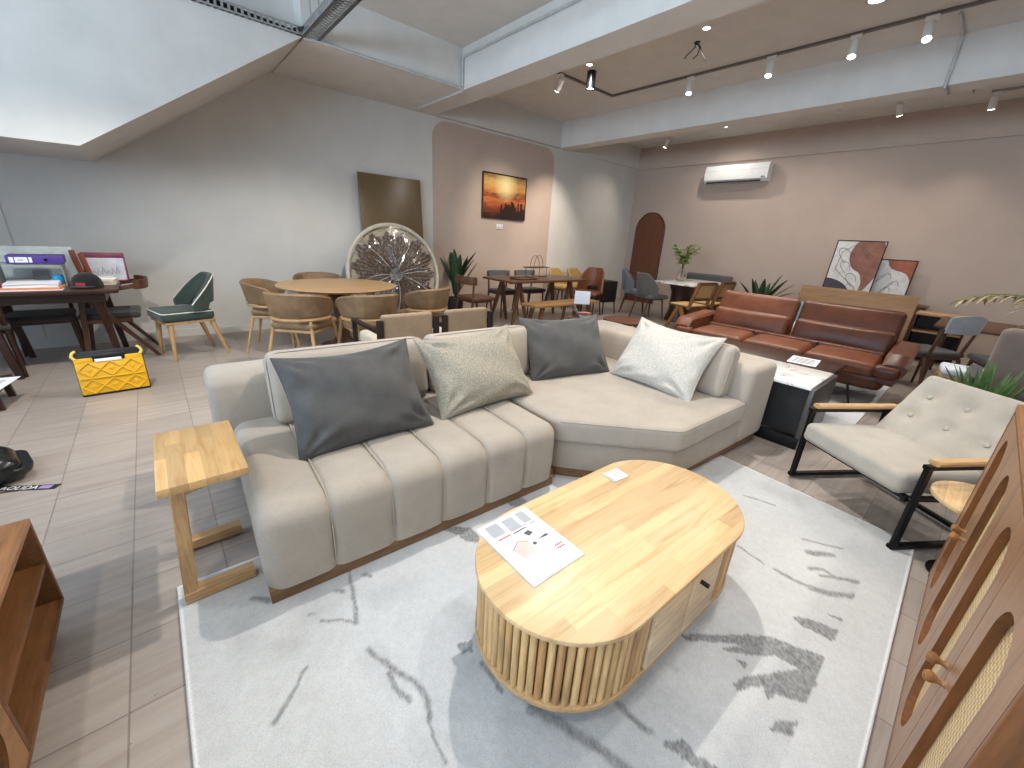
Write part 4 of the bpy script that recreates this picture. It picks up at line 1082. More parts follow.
def barrel_chair(label, loc, rz):
    t = thing('barrel_chair', label, 'chair', loc, rz, 'tan barrel chairs around the round table')
    m = MB(); m.soft((0, -.02, .455), (.50, .47, .075), .036, (8, 8, 2), lambda p, w: V(p.x*(1-.12*max(0, w[1])), p.y, p.z)); m.build('seat', M['tan_leather'], t)
    arc_panel(.265, rad(-12), rad(192), .545, .79, .035, .045, 30, top_drop=.09, my=.98).build('backrest', M['tan_leather'], t)
    m = MB(); m.tube([(.275*math.cos(rad(a)), .27*math.sin(rad(a)), .525) for a in range(-14, 196, 7)], .014, 8); m.build('back_rail', M['oak_x'], t)
    for sx in (-1, 1):
        m = MB(); m.tube([(sx*.262, -.06, .53), (sx*.24, -.18, .40), (sx*.285, -.26, 0)], [.014, .018, .012], 8); m.build('front_leg', M['oak'], t)
        m = MB(); m.tube([(sx*.19, .19, .53), (sx*.2, .2, .40), (sx*.26, .30, 0)], [.014, .018, .012], 8); m.build('rear_leg', M['oak'], t)
    m = MB(); m.bx(-.22, .22, -.2, .2, .39, .42, .01); m.build('seat_frame', M['oak_x'], t)
    return t
# round dining table
RT = (1.64, 5.10)
t = thing('round_dining_table', 'round pale oak dining table ringed by tan barrel chairs', 'table', (RT[0], RT[1], 0))
m = MB(); m.lathe([(.001, .715), (.58, .715), (.66, .735), (.668, .745), (.66, .752), (.001, .752)], 64); m.build('tabletop', M['oak_x'], t)
m = MB(); m.lathe([(.001, 0), (.26, 0), (.26, .02), (.15, .04), (.085, .12), (.075, .4), (.10, .6), (.22, .715)], 32); m.build('pedestal', M['walnut_z'], t)
for deg, R_, lab, tw in ((158, .70, 'tan barrel chair at the left of the round table, nearest the white wall', 0), (226, .84, 'tan barrel chair at the front left of the round table, its back to the viewer', 0), (270, .88, 'tan barrel chair at the front of the round table, beside the dark framed lounge chairs', 0),
                     (322, 1.02, 'tan barrel chair at the right of the round table, in front of the wrapped mirror', -.5), (88, .84, 'tan barrel chair behind the round table, only its top showing', 0)):
    a = rad(deg); barrel_chair(lab, (RT[0]+R_*math.cos(a), RT[1]+R_*math.sin(a), 0), a-PI/2+tw)
# small grey card on table edge
# ---------------------------------------------------------------- dark framed lounge chairs behind the sofa (seen from behind)
def lounge(label, x):
    t = thing('lounge_chair', label, 'chair', (x, 3.17, -.02+.02), PI, 'dark framed lounge chairs')
    for sx in (-1, 1):
        m = MB(); m.bx(sx*.262-.026, sx*.262+.026, .0, .035, 0, .70, .004); m.build('back_post', M['black_wood'], t)
        m = MB(); m.bx(sx*.262-.02, sx*.262+.02, -.58, -.54, 0, .60, .004); m.build('front_post', M['black_wood'], t)
        m = MB(); m.bx(sx*.262-.025, sx*.262+.025, -.58, .0, .585, .615, .004); m.build('armrest', M['black_wood'], t)
        m = MB(); m.bx(sx*.262-.012, sx*.262+.012, -.54, .0, .36, .40, .002); m.build('side_rail', M['dark_wood'], t)
    m = MB(); m.soft((0, -.02, .575), (.47, .07, .32), .025, (8, 2, 6)); m.build('backrest', fabric('sand fabric', (144, 124, 102)), t)
    m = MB(); m.soft((0, -.29, .45), (.48, .52, .12), .04, (8, 8, 2)); m.build('seat', fabric('cream seat', (210, 196, 172)), t)
lounge('left one of two sand upholstered chairs with dark frames behind the sofa', 1.575); lounge('right one of two sand upholstered chairs with dark frames behind the sofa', 2.19)

# ---------------------------------------------------------------- brown sheet and wrapped mirror on the left wall
m = MB(); m.box((2.95, 6.29, 1.085), (1.0, .02, 2.16), .003, rx=rad(-4.5))
tag(m.build('tinted_panel', plain('brown gloss panel', (104, 84, 54), .34, var=.03)), 'tall brown glossy panel leaning on the white wall', 'panel')
t = thing('wrapped_mirror', 'large round sunburst mirror wrapped in clear plastic, standing by the white wall', 'mirror', (2.80, 6.02, .755), 0)
lean = RX(rad(-9))
Rm = .725
m = MB(); m.lathe([(.001, 0), (Rm-.05, 0), (Rm-.05, .02), (.001, .02)], 64, M=lean @ RX(PI/2)); m.build('back_board', plain('pale board', (176, 164, 142), .7), t)
poly = []
for k in range(60):
    a = 2*PI*k/60; r_ = (.66 if k % 4 == 0 else .54 if k % 2 == 0 else .60)+.03*math.sin(3*a); poly.append((r_*math.cos(a), r_*math.sin(a)))
m = MB()
for k in range(60):
    a0 = 2*PI*k/60; a1 = 2*PI*(k+1)/60; r0 = math.hypot(*poly[k]); r1 = math.hypot(*poly[(k+1) % 60]); am = (a0+a1)/2; rm = max(r0, r1)
    v0 = [(.10*math.cos(a0), .10*math.sin(a0), .022), (r0*math.cos(a0), r0*math.sin(a0), .022), (rm*math.cos(am), rm*math.sin(am), .04), (r1*math.cos(a1), r1*math.sin(a1), .022), (.10*math.cos(a1), .10*math.sin(a1), .022), (.10*math.cos(am), .10*math.sin(am), .035)]
    m.add(v0, [[0, 1, 2, 5], [5, 2, 3, 4]], lean @ RX(PI/2))
m.build('sunburst_slats', wood('smoky walnut', (98, 80, 68), .7, 0, .4), t, smooth=False)
m = MB(); m.lathe([(.001, .02), (.10, .02), (.10, .04), (.001, .045)], 32, M=lean @ RX(PI/2)); m.build('mirror_disc', plain('mirror', (210, 212, 214), .05, 1.0), t)
m = MB(); m.tube([(Rm*math.cos(2*PI*k/64), Rm*math.sin(2*PI*k/64), .02) for k in range(64)], .03, 8, closed=True, M=lean @ RX(PI/2)); m.build('plastic_rim', plain('cloudy plastic', (190, 182, 168), .18), t)
# clear film: radially creased dome
wr = NT('clear wrap'); wr.t.nodes.remove(wr.b)
tr = wr.n('ShaderNodeBsdfTransparent'); gl = wr.n('ShaderNodeBsdfGlossy'); gl.inputs['Roughness'].default_value = .12
fz = wr.noise(wr.coord((9, 9, 9)), 3, 4); cr = wr.ramp(fz, [(.45, (.08, .08, .08, 1)), (.68, (.6, .6, .6, 1))])
mx = wr.n('ShaderNodeMixShader'); wr.l(cr, mx.inputs[0]); wr.l(tr.outputs[0], mx.inputs[1]); wr.l(gl.outputs[0], mx.inputs[2]); wr.l(mx.outputs[0], wr.t.nodes['Material Output'].inputs['Surface'])
vs = []; fs = []; NA, NR = 96, 10
rng = random.Random(2); ph = [rng.uniform(-1, 1) for _ in range(NA)]
for i in range(NR+1):
    r_ = .04+(Rm-.02-.04)*i/NR
    for j in range(NA):
        a = 2*PI*j/NA; zz = .075-.035*(i/NR)**1.5+.012*ph[j]*math.sin(PI*min(1, i/NR*1.1))
        vs.append((r_*math.cos(a), r_*math.sin(a), zz))
for i in range(NR):
    for j in range(NA): fs.append([i*NA+j, i*NA+(j+1) % NA, (i+1)*NA+(j+1) % NA, (i+1)*NA+j])
m = MB(); m.add(vs, fs, lean @ RX(PI/2)); m.build('plastic_film', wr.mat, t, ang=12)

for k in range(9):
    a = k*2*PI/9+.5*math.sin(k*5); m = MB(); r1 = Rm*(.75+.2*math.sin(k*3.1)**2)
    m.tube([(r_*math.cos(a+.12*math.sin(r_*5+k)), r_*math.sin(a+.12*math.sin(r_*5+k)), .078-.03*(r_/Rm)**1.5) for r_ in [.06+(r1-.06)*i/7 for i in range(8)]], [.0008+.0022*math.sin(PI*(i+.3)/8) for i in range(8)], 5, M=lean @ RX(PI/2))
    m.build('film_highlight', M['film'], t)  # white crease tubes put in as the highlights of the film
# ---------------------------------------------------------------- sunset picture and wall switch
t = thing('sunset_picture', 'framed orange sunset picture with a dark skyline on the taupe wall field', 'picture', (5.235, YL-.012, 2.09))
w, h = 1.03, .74
sun = NT('sunset print'); tc = sun.coord()
sx = sun.n('ShaderNodeSeparateXYZ'); sun.l(tc, sx.inputs[0])
mr = sun.n('ShaderNodeMapRange'); mr.inputs[1].default_value = -.37; mr.inputs[2].default_value = .37; sun.l(sx.outputs['Z'], mr.inputs[0])
cl = sun.noise(sun.coord((2.2, 1, 9)), 2.2, 5, .6, .6)
ad = sun.n('ShaderNodeMath', operation='MULTIPLY_ADD'); sun.l(cl, ad.inputs[0]); ad.inputs[1].default_value = .42; ad.inputs[2].default_value = -.21
ad2 = sun.n('ShaderNodeMath', operation='ADD'); sun.l(mr.outputs[0], ad2.inputs[0]); sun.l(ad.outputs[0], ad2.inputs[1])
skyc = sun.ramp(ad2.outputs[0], [(.05, lin((44, 20, 14))), (.25, lin((134, 62, 34))), (.42, lin((200, 112, 56))), (.52, lin((120, 50, 34))), (.64, lin((206, 138, 66))), (.82, lin((218, 172, 98))), (1, lin((130, 104, 70)))])
gv = sun.n('ShaderNodeVectorMath', operation='DISTANCE'); gv.inputs[1].default_value = (.02, 0, .20); sun.l(tc, gv.inputs[0])
gr = sun.ramp(gv.outputs['Value'], [(.02, (1, 1, 1, 1)), (.3, (0, 0, 0, 1))])
sun.color(sun.mix(skyc, lin((255, 236, 170)), gr)); sun.set(.5)
m = MB(); m.bx(-w/2, w/2, -.022, .0, -h/2, h/2); m.build('canvas', sun.mat, t, smooth=False)
m = MB()
for p, q in (((-w/2, -h/2), (w/2, -h/2)), ((w/2, -h/2), (w/2, h/2)), ((w/2, h/2), (-w/2, h/2)), ((-w/2, h/2), (-w/2, -h/2))): m.bar((p[0], -.014, p[1]), (q[0], -.014, q[1]), .04, .02, up=(0, 1, 0) if 0 else (0, 0, 1) if p[1] == q[1] else (1, 0, 0))
m.build('frame', M['dark_wood'], t)
rng = random.Random(12); m = MB(); x = -.10
while x < w/2-.03:
    bw = rng.uniform(.03, .055); bh = .08+rng.uniform(0, .16)*(1.2-abs(x-.18)); m.bx(x, x+bw, -.0245, -.0225, -h/2+.02, -h/2+.06+bh); x += bw*.9
m.build('skyline', plain('skyline ink', (46, 24, 18), .6), t, smooth=False)
t = thing('wall_socket', 'small white socket plate on the wall under the sunset picture', 'socket', (5.15, YL-.007, 1.57))
m = MB(); m.bx(-.075, .075, -.012, 0, -.045, .045, .004); m.build('plate', M['white_plastic'], t)
m = MB(); [m.bx(sx*.035-.014, sx*.035+.014, -.015, -.012, -.018, .018, .001) for sx in (-1, 1)]; m.build('switch', plain('switch grey', (190, 190, 188), .4), t)
# ---------------------------------------------------------------- air conditioner
t = thing('air_conditioner', 'white wall-mounted air conditioner on the taupe back wall', 'air conditioner', (XB-.035, 3.99, 2.84))
prof = [(0, -.16), (-.14, -.16), (-.20, -.11), (-.215, 0), (-.205, .12), (-.17, .16), (0, .16)]
m = MB(); m.loft([[V(x, s*.61, z) for x, z in prof] for s in (-1, 1)]); m.build('housing', M['white_plastic'], t, ang=20)
m = MB(); m.box((-.165, .03, -.142), (.075, 1.05, .012), .003, ry=rad(-40)); m.build('air_outlet', M['black_plastic'], t)
m = MB(); m.bx(-.213, -.203, -.60, .60, .05, .054); m.build('seam', plain('seam grey', (180, 180, 180)), t)
m = MB(); m.bx(-.213, -.206, -.56, -.50, -.10, -.08); m.build('display', M['ink'], t)
# ================================================================= left: work table
wt = thing('work_table', 'dark espresso wooden table at far left piled with office things', 'table', (0, 0, 0))
X0, X1, Y0, Y1 = -1.75, -.30, 5.24, 6.08
m = MB(); m.prism(rrect(X1-X0, Y1-Y0, .04, 4, ((X0+X1)/2, (Y0+Y1)/2)), .712, .745, .006); m.build('tabletop', M['dark_wood'], wt)
m = MB(); m.bx(X0+.1, X1-.1, Y0+.07, Y0+.09, .63, .712); m.bx(X0+.1, X1-.1, Y1-.09, Y1-.07, .63, .712); m.bx(X0+.1, X0+.12, Y0+.09, Y1-.09, .63, .712); m.bx(X1-.12, X1-.1, Y0+.09, Y1-.09, .63, .712); m.build('apron', M['dark_wood'], wt)
for (x, y, bx_, by_) in ((-1.16, Y0+.1, -1.07, Y0+.03), (X1-.16, Y0+.1, X1-.12, Y0+.20), (-1.16, Y1-.1, -1.1, Y1-.03), (X1-.16, Y1-.1, X1-.1, Y1-.05)):
    m = MB(); m.bar((x, y, .712), (bx_, by_, 0), .07, .06, .045, .04, up=(0, 1, 0)); m.build('leg', M['dark_wood_z'], wt)
ZT_ = .7455
# monitor turned its pale back to the viewer
t = thing('monitor', 'silver computer monitor on the dark table, its back to the viewer', 'monitor', (-.83, 5.86, ZT_), rad(4))
m = MB(); m.soft((0, 0, .19), (.50, .03, .30), .012, (4, 2, 4), M=RX(rad(-12))); m.build('screen_housing', plain('silver plastic', (178, 186, 184), .35), t)
m = MB(); m.bar((0, -.02, .12), (0, -.06, .01), .10, .012, up=(0, 1, 0)); m.build('stand', M['grey_metal'], t)
m = MB(); m.bx(-.11, .11, -.15, .03, 0, .012, .004); m.build('base', M['black_plastic'], t)
# purple lever arch file lying on the monitor top edge stack -> lies on a box behind
t = thing('file_stand', 'grey desk organiser tray under the purple file', 'tray', (-.84, 5.62, ZT_), 0)
m = MB(); m.bx(-.2, .2, -.10, .10, .195, .207, .003); m.build('top_tray', M['grey_metal'], t)
for sx in (-1, 1): m = MB(); m.bx(sx*.195-.004, sx*.195+.004, -.10, .10, 0, .195); m.build('side', M['grey_metal'], t)
t = thing('lever_arch_file', 'purple lever arch file with a white spine label lying on the dark table', 'file', (-.79, 5.61, ZT_+.208), rad(3))
m = MB(); m.bx(-.17, .17, -.13, .13, 0, .068, .004); m.build('cover', plain('purple card', (78, 58, 140), .45), t)
m = MB(); m.bx(-.15, -.02, -.1315, -.1305, .012, .056); m.build('spine_label', M['paper'], t, smooth=False)
m = MB(); m.bx(-.125, -.118, -.1325, -.1316, .012, .056); m.bx(-.045, -.038, -.1325, -.1316, .012, .056); m.bx(-.10, -.07, -.1325, -.1316, .03, .036); m.build('label_print', plain('purple ink', (120, 96, 176)), t, smooth=False)
m = MB(); m.lathe([(.012, 0), (.012, .002), (.006, .002)], 16, M=T(.06, -.1305, .034) @ RX(PI/2)); m.build('finger_hole', BM, t)
# papers
def sheet_stack(label, x, y, z, w, d, h, rz, mat, group='papers on the dark table', name='paper_stack'):
    m = MB(); n = max(1, int(h/.006)); rng = random.Random(int(x*1000+y*77))
    for k in range(n):
        a = rng.uniform(-.06, .06); m.box((rng.uniform(-.006, .006), rng.uniform(-.006, .006), h*(k+.5)/n), (w, d, h/n*.96), 0, rz=a)
    o = m.build(name, mat, smooth=False); o.location = (x, y, z); o.rotation_euler = (0, 0, rz)
    return tag(o, label, 'papers', group)
orange = plain('orange paper', (222, 140, 96), .6); maroon = plain('maroon cover', (120, 34, 46), .45)
sheet_stack('white papers at the front edge of the dark table', -.86, 5.40, ZT_, .42, .21, .006, .03, M['paper'])
sheet_stack('orange edged papers lying under the white file in front of the purple file', -.84, 5.45, ZT_+.0065, .36, .26, .014, -.04, orange)
sheet_stack('white file pile in front of the purple file', -.84, 5.47, ZT_+.021, .32, .22, .036, .02, M['paper'])
sheet_stack('maroon folder at the left end of the dark table', -1.12, 5.50, ZT_, .26, .2, .045, .1, maroon)
sheet_stack('stack of cream papers at the right of the dark table, before the maroon picture', -.42, 5.72, ZT_, .2, .22, .05, -.12, plain('cream paper', (226, 214, 196), .6))
sheet_stack('loose white papers on top of the cream stack', -.43, 5.72, ZT_+.051, .2, .18, .012, .25, M['paper'])
t = thing('cap', 'black baseball cap lying on the dark table beside a blue cup', 'cap', (-.51, 5.50, ZT_), rad(-20))
m = MB(); m.lathe([(.105, 0), (.11, .02), (.10, .07), (.07, .11), (.03, .128), (.001, .13)], 24); m.build('crown', fabric('black cotton', (26, 28, 30)), t)
m = MB(); m.loft([[V(.09*math.cos(a), -.07-.09*math.sin(a)*k, .012+dz) for a in [PI*i/10 for i in range(11)]] for k, dz in ((.2, .0), (1, -.006), (1, .002), (.2, .008))], cap=False, closed=True); m.build('peak', fabric('black cotton peak', (24, 26, 28)), t)
m = MB(); m.bx(-.035, .035, -.112, -.109, .02, .05); m.build('badge', plain('red badge', (150, 40, 40)), t)
t = thing('cup', 'light blue plastic cup on the dark table left of the black cap', 'cup', (-.70, 5.62, ZT_))
m = MB(); m.lathe([(.001, 0), (.034, 0), (.04, .1), (.037, .1), (.032, .006), (.001, .006)], 24); m.build('body', plain('cyan plastic', (48, 160, 214), .4), t)
# maroon framed picture leaning on the wall
t = thing('framed_drawing', 'maroon framed drawing board leaning at the right end of the dark table', 'picture', (-.39, 5.93, ZT_+.0), rad(-4))
Q = RX(rad(-12))
m = MB(); m.bx(-.155, .155, -.002, .012, 0, .27, M=Q); m.build('board', plain('grey board', (196, 196, 204), .4), t, smooth=False)
m = MB(); m.bx(-.16, .16, -.01, .014, .235, .285, .003, M=Q); m.bx(.148, .162, -.008, .014, 0, .25, .002, M=Q); m.bx(-.162, -.148, -.008, .014, 0, .25, .002, M=Q); m.bx(-.16, .16, -.008, .014, 0, .014, .002, M=Q); m.build('frame', plain('maroon frame', (118, 42, 70), .45), t)
m = MB()
for k in range(6): m.tube([(-.1+.035*k, -.004, .07), (-.09+.035*k, -.004, .11+.02*(k % 3)), (-.075+.035*k, -.004, .08)], .0018, 5, M=Q)
m.build('sketch_lines', M['ink_dark'], t)
# reddish brown wooden slats standing between monitor and picture
t = thing('wood_samples', 'two reddish brown wooden sample boards standing behind the cap', 'boards', (-.57, 5.86, ZT_), rad(8))
for k, hh in ((0, .31), (1, .28)):
    m = MB(); m.box((.055*k, .01*k, hh/2), (.045, .03, hh), .012, rx=rad(-8)*0, ry=rad(-7)); m.build('board', wood('red brown wood %d' % k, (116, 60, 40), .75, 2), t)
# a white sheet of paper far left, on a low stand
t = thing('low_stool', 'low stool at the far left edge holding a printed sheet', 'stool', (-1.22, 4.62, 0))
m = MB(); m.bx(-.2, .2, -.2, .22, .14, .165, .004); m.build('seat', M['dark_wood'], t)
for sx in (-1, 1):
    for sy in (-1, 1): m = MB(); m.bar((sx*.16, sy*.16, .14), (sx*.17, sy*.17, 0), .04, .04); m.build('leg', M['dark_wood_z'], t)
t = thing('printed_sheet', 'printed white sheet at the far left edge beside the dark table', 'paper sheet', (-1.15, 4.56, .1655), rad(-10))
m = MB(); m.bx(-.17, .16, -.2, .2, 0, .0015); m.build('paper', M['paper'], t, smooth=False)
m = MB(); [m.bx(-.1, .11, -.16+.03*k, -.15+.03*k, .0016, .002) for k in range(10)]; m.build('printing', M['ink'], t, smooth=False)

# ---------------------------------------------------------------- yellow folding crate
t = thing('folding_crate', 'yellow folded plastic crate with raised diamond ribs standing against the dark table leg', 'crate', (-.425, 4.47, 0), rad(2))
Q = RX(rad(-14))
w, h = .41, .345
m = MB(); m.box((0, .035, h/2+.012), (w+.01, .05, h+.02), .012, M=Q); m.build('inner_body', M['black_plastic'], t)
m = MB(); m.bx(-w/2, w/2, -.006, .012, .018, h*.80, .008, M=Q); m.bx(-w/2, -w/2+.11, -.006, .012, h*.78, h*.9, .006, M=Q); m.bx(w/2-.11, w/2, -.006, .012, h*.78, h*.9, .006, M=Q)
for k in range(2):
    zb, zt2 = (.022, .135) if k == 0 else (.155, .272)
    n = 3 if k == 0 else 3
    for i in range(n):
        xa = -w/2+.012+(w-.024)*i/n; xb_ = xa+(w-.024)/n; xm = (xa+xb_)/2; zm = (zb+zt2)/2
        for p, q in (((xa, zm), (xm, zt2)), ((xm, zt2), (xb_, zm)), ((xb_, zm), (xm, zb)), ((xm, zb), (xa, zm))):
            m.bar((p[0], -.008, p[1]), (q[0], -.008, q[1]), .012, .012, M=Q, up=(0, 1, 0), bev=.003)
        m.box((xm, -.003, zm), (.03, .012, .03), .003, M=Q, ry=PI/4)
m.bar((-w/2+.01, -.008, .145), (w/2-.01, -.008, .145), .012, .016, M=Q, up=(0, 1, 0))
m.build('ribbed_panel', M['yellow_plastic'], t)
m = MB(); m.bx(-.085, .075, -.012, -.006, h*.79, h*.86, .001, M=Q); m.build('label', M['paper'], t)
m = MB(); m.bx(-.1, .1, -.01, .03, h*.87, h*.97, .008, M=Q); m.build('grip', M['black_plastic'], t)
for sx in (-1, 1):
    m = MB(); m.tube([(sx*(w/2-.012), 0, h*.88), (sx*(w/2+.004), 0, h*.96), (sx*(w/2-.006), .0, h*1.04), (sx*(w/2-.02), .02, h*1.07)], .011, 8, M=Q); m.build('handle_loop', plain('pale yellow plastic', (238, 206, 110), .35), t)

# ---------------------------------------------------------------- green dining chair
t = thing('green_chair', 'dark green upholstered chair with white piping and wooden legs near the white wall', 'chair', (.14, 5.50, 0), rad(-76))
GF = M['green_fabric']
m = MB(); m.soft((0, -.02, .45), (.48, .46, .10), .04, (8, 8, 2), lambda p, w: p+V(0, 0, .012*(1-w[0]**2)*(w[2] > 0))); m.build('seat', GF, t)
m = MB(); m.bx(-.22, .22, -.23, .21, .375, .405, .005); m.build('seat_frame', M['oak_x'], t)
rings = []; N = 26
for i in range(N+1):
    u_ = i/N; a = rad(-2+184*u_); k = abs(2*u_-1)
    zt2 = .86-.34*max(0, k-.30)**1.25*1.35; zb = .50 if k > .6 else .56
    R_ = .25; ring = []
    for dr, dz in ((-.5, -.9), (0, -1), (.5, -.9), (.5, .9), (0, 1), (-.5, .9)):
        zz = (zb+zt2)/2+dz*max(.012, (zt2-zb)/2); rr = R_+dr*.05
        ring.append(V(rr*math.cos(a), .02+rr*.92*math.sin(a)+.16*max(0, zz-.5)*(math.sin(a) > .2)*math.sin(a), zz))
    rings.append(ring)
m = MB(); m.loft(rings); m.build('backrest', GF, t)
m = MB(); m.tube([r_[3]+V(0, 0, .004) for r_ in rings], .006, 6); m.build('piping', M['white_piping'], t)
m = MB(); m.tube([(x, y-.02, .49) for x, y in rrect(.47, .45, .05, 4)], .006, 6, closed=True); m.build('piping', M['white_piping'], t)
legs4(t, .38, .36, .385, M['oak'], .026, .015, .03, .10)

# ---------------------------------------------------------------- wooden A-frame armchair at the right of the work table + two chairs under it
def aframe(label, loc, rz, mat, matx, name='wooden_armchair'):
    t = thing(name, label, 'chair', loc, rz, 'dark wooden chairs at the dark table')
    for sx in (-1, 1):
        x = sx*.25
        m = MB(); m.bar((x, -.20, .64), (x, -.28, 0), .035, .05, .03, .03, up=(0, 1, 0)); m.build('front_leg', mat, t)
        m = MB(); m.bar((x, -.17, .63), (x, .26, 0), .035, .05, .03, .03, up=(0, 1, 0)); m.build('rear_leg', mat, t)
        m = MB(); m.bar((x, -.26, .655), (x*.98, .20, .735), .05, .03, .05, .04); m.build('armrest', matx, t)
        m = MB(); m.bar((x, -.24, .40), (x, .12, .40), .03, .04); m.build('side_rail', mat, t)
    pts = [(.245*math.cos(a), .20+.09*math.sin(a), .745) for a in [PI*i/14 for i in range(15)]]
    m = MB(); m.loft([[V(x, y-.012, z-.045), V(x, y+.012, z-.045), V(x, y+.02, z+.045), V(x, y-.005, z+.045)] for x, y, z in pts]); m.build('back_rail', matx, t)
    m = MB(); m.soft((0, -.04, .44), (.48, .46, .06), .028, (6, 6, 2)); m.build('seat', M['dark_seat'], t)
    return t
aframe('brown wooden armchair with angled legs at the right end of the dark table', (-.39, 5.84, 0), rad(-90), M['walnut_z'], M['walnut'])
def dark_chair(label, loc, rz, grp='dark wooden chairs at the dark table', mat=None, seat=None):
    mat = mat or M['dark_wood_z']
    t = thing('dark_chair', label, 'chair', loc, rz, grp)
    m = MB(); m.soft((0, 0, .44), (.46, .44, .06), .028, (6, 6, 2)); m.build('seat', seat or M['dark_seat'], t)
    legs4(t, .40, .38, .42, mat, .02, .013, .03, .06)
    m = MB(); m.bx(-.2, .2, -.19, .19, .385, .415, .004); m.build('seat_frame', mat, t)
    for sx in (-1, 1): m = MB(); m.tube([(sx*.2, .19, .42), (sx*.21, .26, .70)], [.018, .014], 8); m.build('back_post', mat, t)
    pts = [(.24*math.cos(a), .20+.08*math.sin(a), .66) for a in [PI*i/12 for i in range(13)]]
    m = MB(); m.loft([[V(x, y-.012, z-.05), V(x, y+.012, z-.05), V(x, y+.016, z+.05), V(x, y-.008, z+.05)] for x, y, z in pts]); m.build('back_rail', mat, t)
    return t
dark_chair('dark chair at the far left edge of the dark table', (-1.30, 5.52, 0), rad(190))
dark_chair('dark chair tucked under the wall side of the dark table', (-.92, 5.88, 0), rad(4))

# ---------------------------------------------------------------- black bag and lanyard at left edge
t = thing('bag', 'black shiny bag lying on the floor at the left edge', 'bag', (-.95, 3.20, 0), rad(15))
def bagfn(p, w):
    q = p.copy(); q.z += .02*math.sin(6*p.x+2)*math.sin(5*p.y); q.x += .04*(w[2] < 0)*w[0]; q.z *= 1-.25*max(0, w[0]); return q
m = MB(); m.soft((0, 0, .085), (.36, .30, .165), .07, (10, 10, 5), bagfn); m.build('body', plain('black vinyl', (22, 24, 25), .25), t)
m = MB(); m.tube([(-.15, .1, .17), (-.05, .0, .23), (.06, -.02, .21), (.13, .03, .14)], .012, 8); m.build('strap', M['black_plastic'], t)
m = MB(); m.tube([(.18*math.cos(a), .15*math.sin(a), .075) for a in [2*PI*k/28 for k in range(28)]], .005, 6, closed=True); m.build('zip', M['grey_metal'], t)
t = thing('lanyard', 'black and purple lanyard with white letters lying on the tiles beside the bag', 'lanyard', (-.735, 3.02, .0), math.atan2(2.95-3.10, -.61+.86))
m = MB(); m.loft([[V(x, -.022+dy, .001), V(x, .022+dy, .001), V(x, .022+dy, .004), V(x, -.022+dy, .004)] for x, dy in ((-.17, .012), (-.08, .003), (0, 0), (.10, .0), (.135, .004))]); m.build('ribbon', plain('black ribbon', (32, 28, 40), .6), t, smooth=False)
m = MB(); m.bx(.055, .108, -.015, .015, .0042, .0048); m.build('purple_patch', plain('lilac patch', (150, 130, 176), .6), t, smooth=False)
m = MB(); m.loft([[V(x, -.008+dy, .0), V(x, .008+dy, .0), V(x, .008+dy, .003), V(x, -.008+dy, .003)] for x, dy in ((-.22, -.10), (-.17, -.075), (-.10, -.035), (-.02, -.018))]); m.build('ribbon_tail', plain('brown ribbon', (70, 56, 56), .6), t, smooth=False)
cu = bpy.data.curves.new('letters', 'FONT'); cu.body = 'AOLIDA'; cu.size = .047; cu.extrude = .0003; cu.align_x = 'RIGHT'
to = bpy.data.objects.new('letters_src', cu); COL.objects.link(to); bpy.context.view_layer.update()
me = bpy.data.meshes.new_from_object(to.evaluated_get(bpy.context.evaluated_depsgraph_get())); bpy.data.objects.remove(to)
me.materials.clear(); me.materials.append(M['white_plastic'])
lo = bpy.data.objects.new('letters', me); COL.objects.link(lo); lo.parent = t; lo.location = (.05, -.0165, .0048)

# ================================================================= dining table by the painted wall
dt = thing('dining_table', 'brown wooden dining table with splayed legs under the sunset picture', 'table', (0, 0, 0))
X0, X1, Y0, Y1 = 4.18, 6.02, 4.84, 5.64
m = MB(); m.prism(rrect(X1-X0, Y1-Y0, .03, 4, ((X0+X1)/2, (Y0+Y1)/2)), .715, .75, .01); m.build('tabletop', M['table_wood'], dt)
for sx, xx in ((-1, X0+.32), (1, X1-.32)):
    for sy, yy in ((-1, Y0+.18), (1, Y1-.18)):
        m = MB(); m.bar((xx, yy, .715), (xx+sx*(-.10), yy+sy*.02, 0), .05, .07, .03, .035, up=(0, 1, 0)) if 0 else m.bar((xx, yy, .715), (xx+sx*.20, yy+sy*.08, 0), .06, .08, .035, .04, up=(0, 1, 0)); m.build('leg', M['table_wood'], dt)
        m = MB(); m.bar((xx+sx*.02, yy, .70), (xx-sx*.16, yy+sy*.06, 0), .06, .07, .035, .04, up=(0, 1, 0)); m.build('leg', M['table_wood'], dt)
m = MB(); m.bx(X0+.3, X1-.3, (Y0+Y1)/2-.03, (Y0+Y1)/2+.03, .66, .715); m.build('beam', M['table_wood'], dt)
bn = thing('bench', 'light brown wooden bench along the near side of the dining table', 'bench', (0, 0, 0))
m = MB(); m.bx(4.20, 5.72, 4.30, 4.66, .415, .45, .006); m.build('seat', wood('bench wood', (150, 114, 70), .78, 0), bn)
for x, s in ((4.42, -1), (5.5, 1)):
    for y in (4.37, 4.59): m = MB(); m.bar((x, y, .415), (x+s*.10, y, 0), .05, .07, .035, .05, up=(0, 1, 0)); m.build('leg', M['table_wood'], bn)
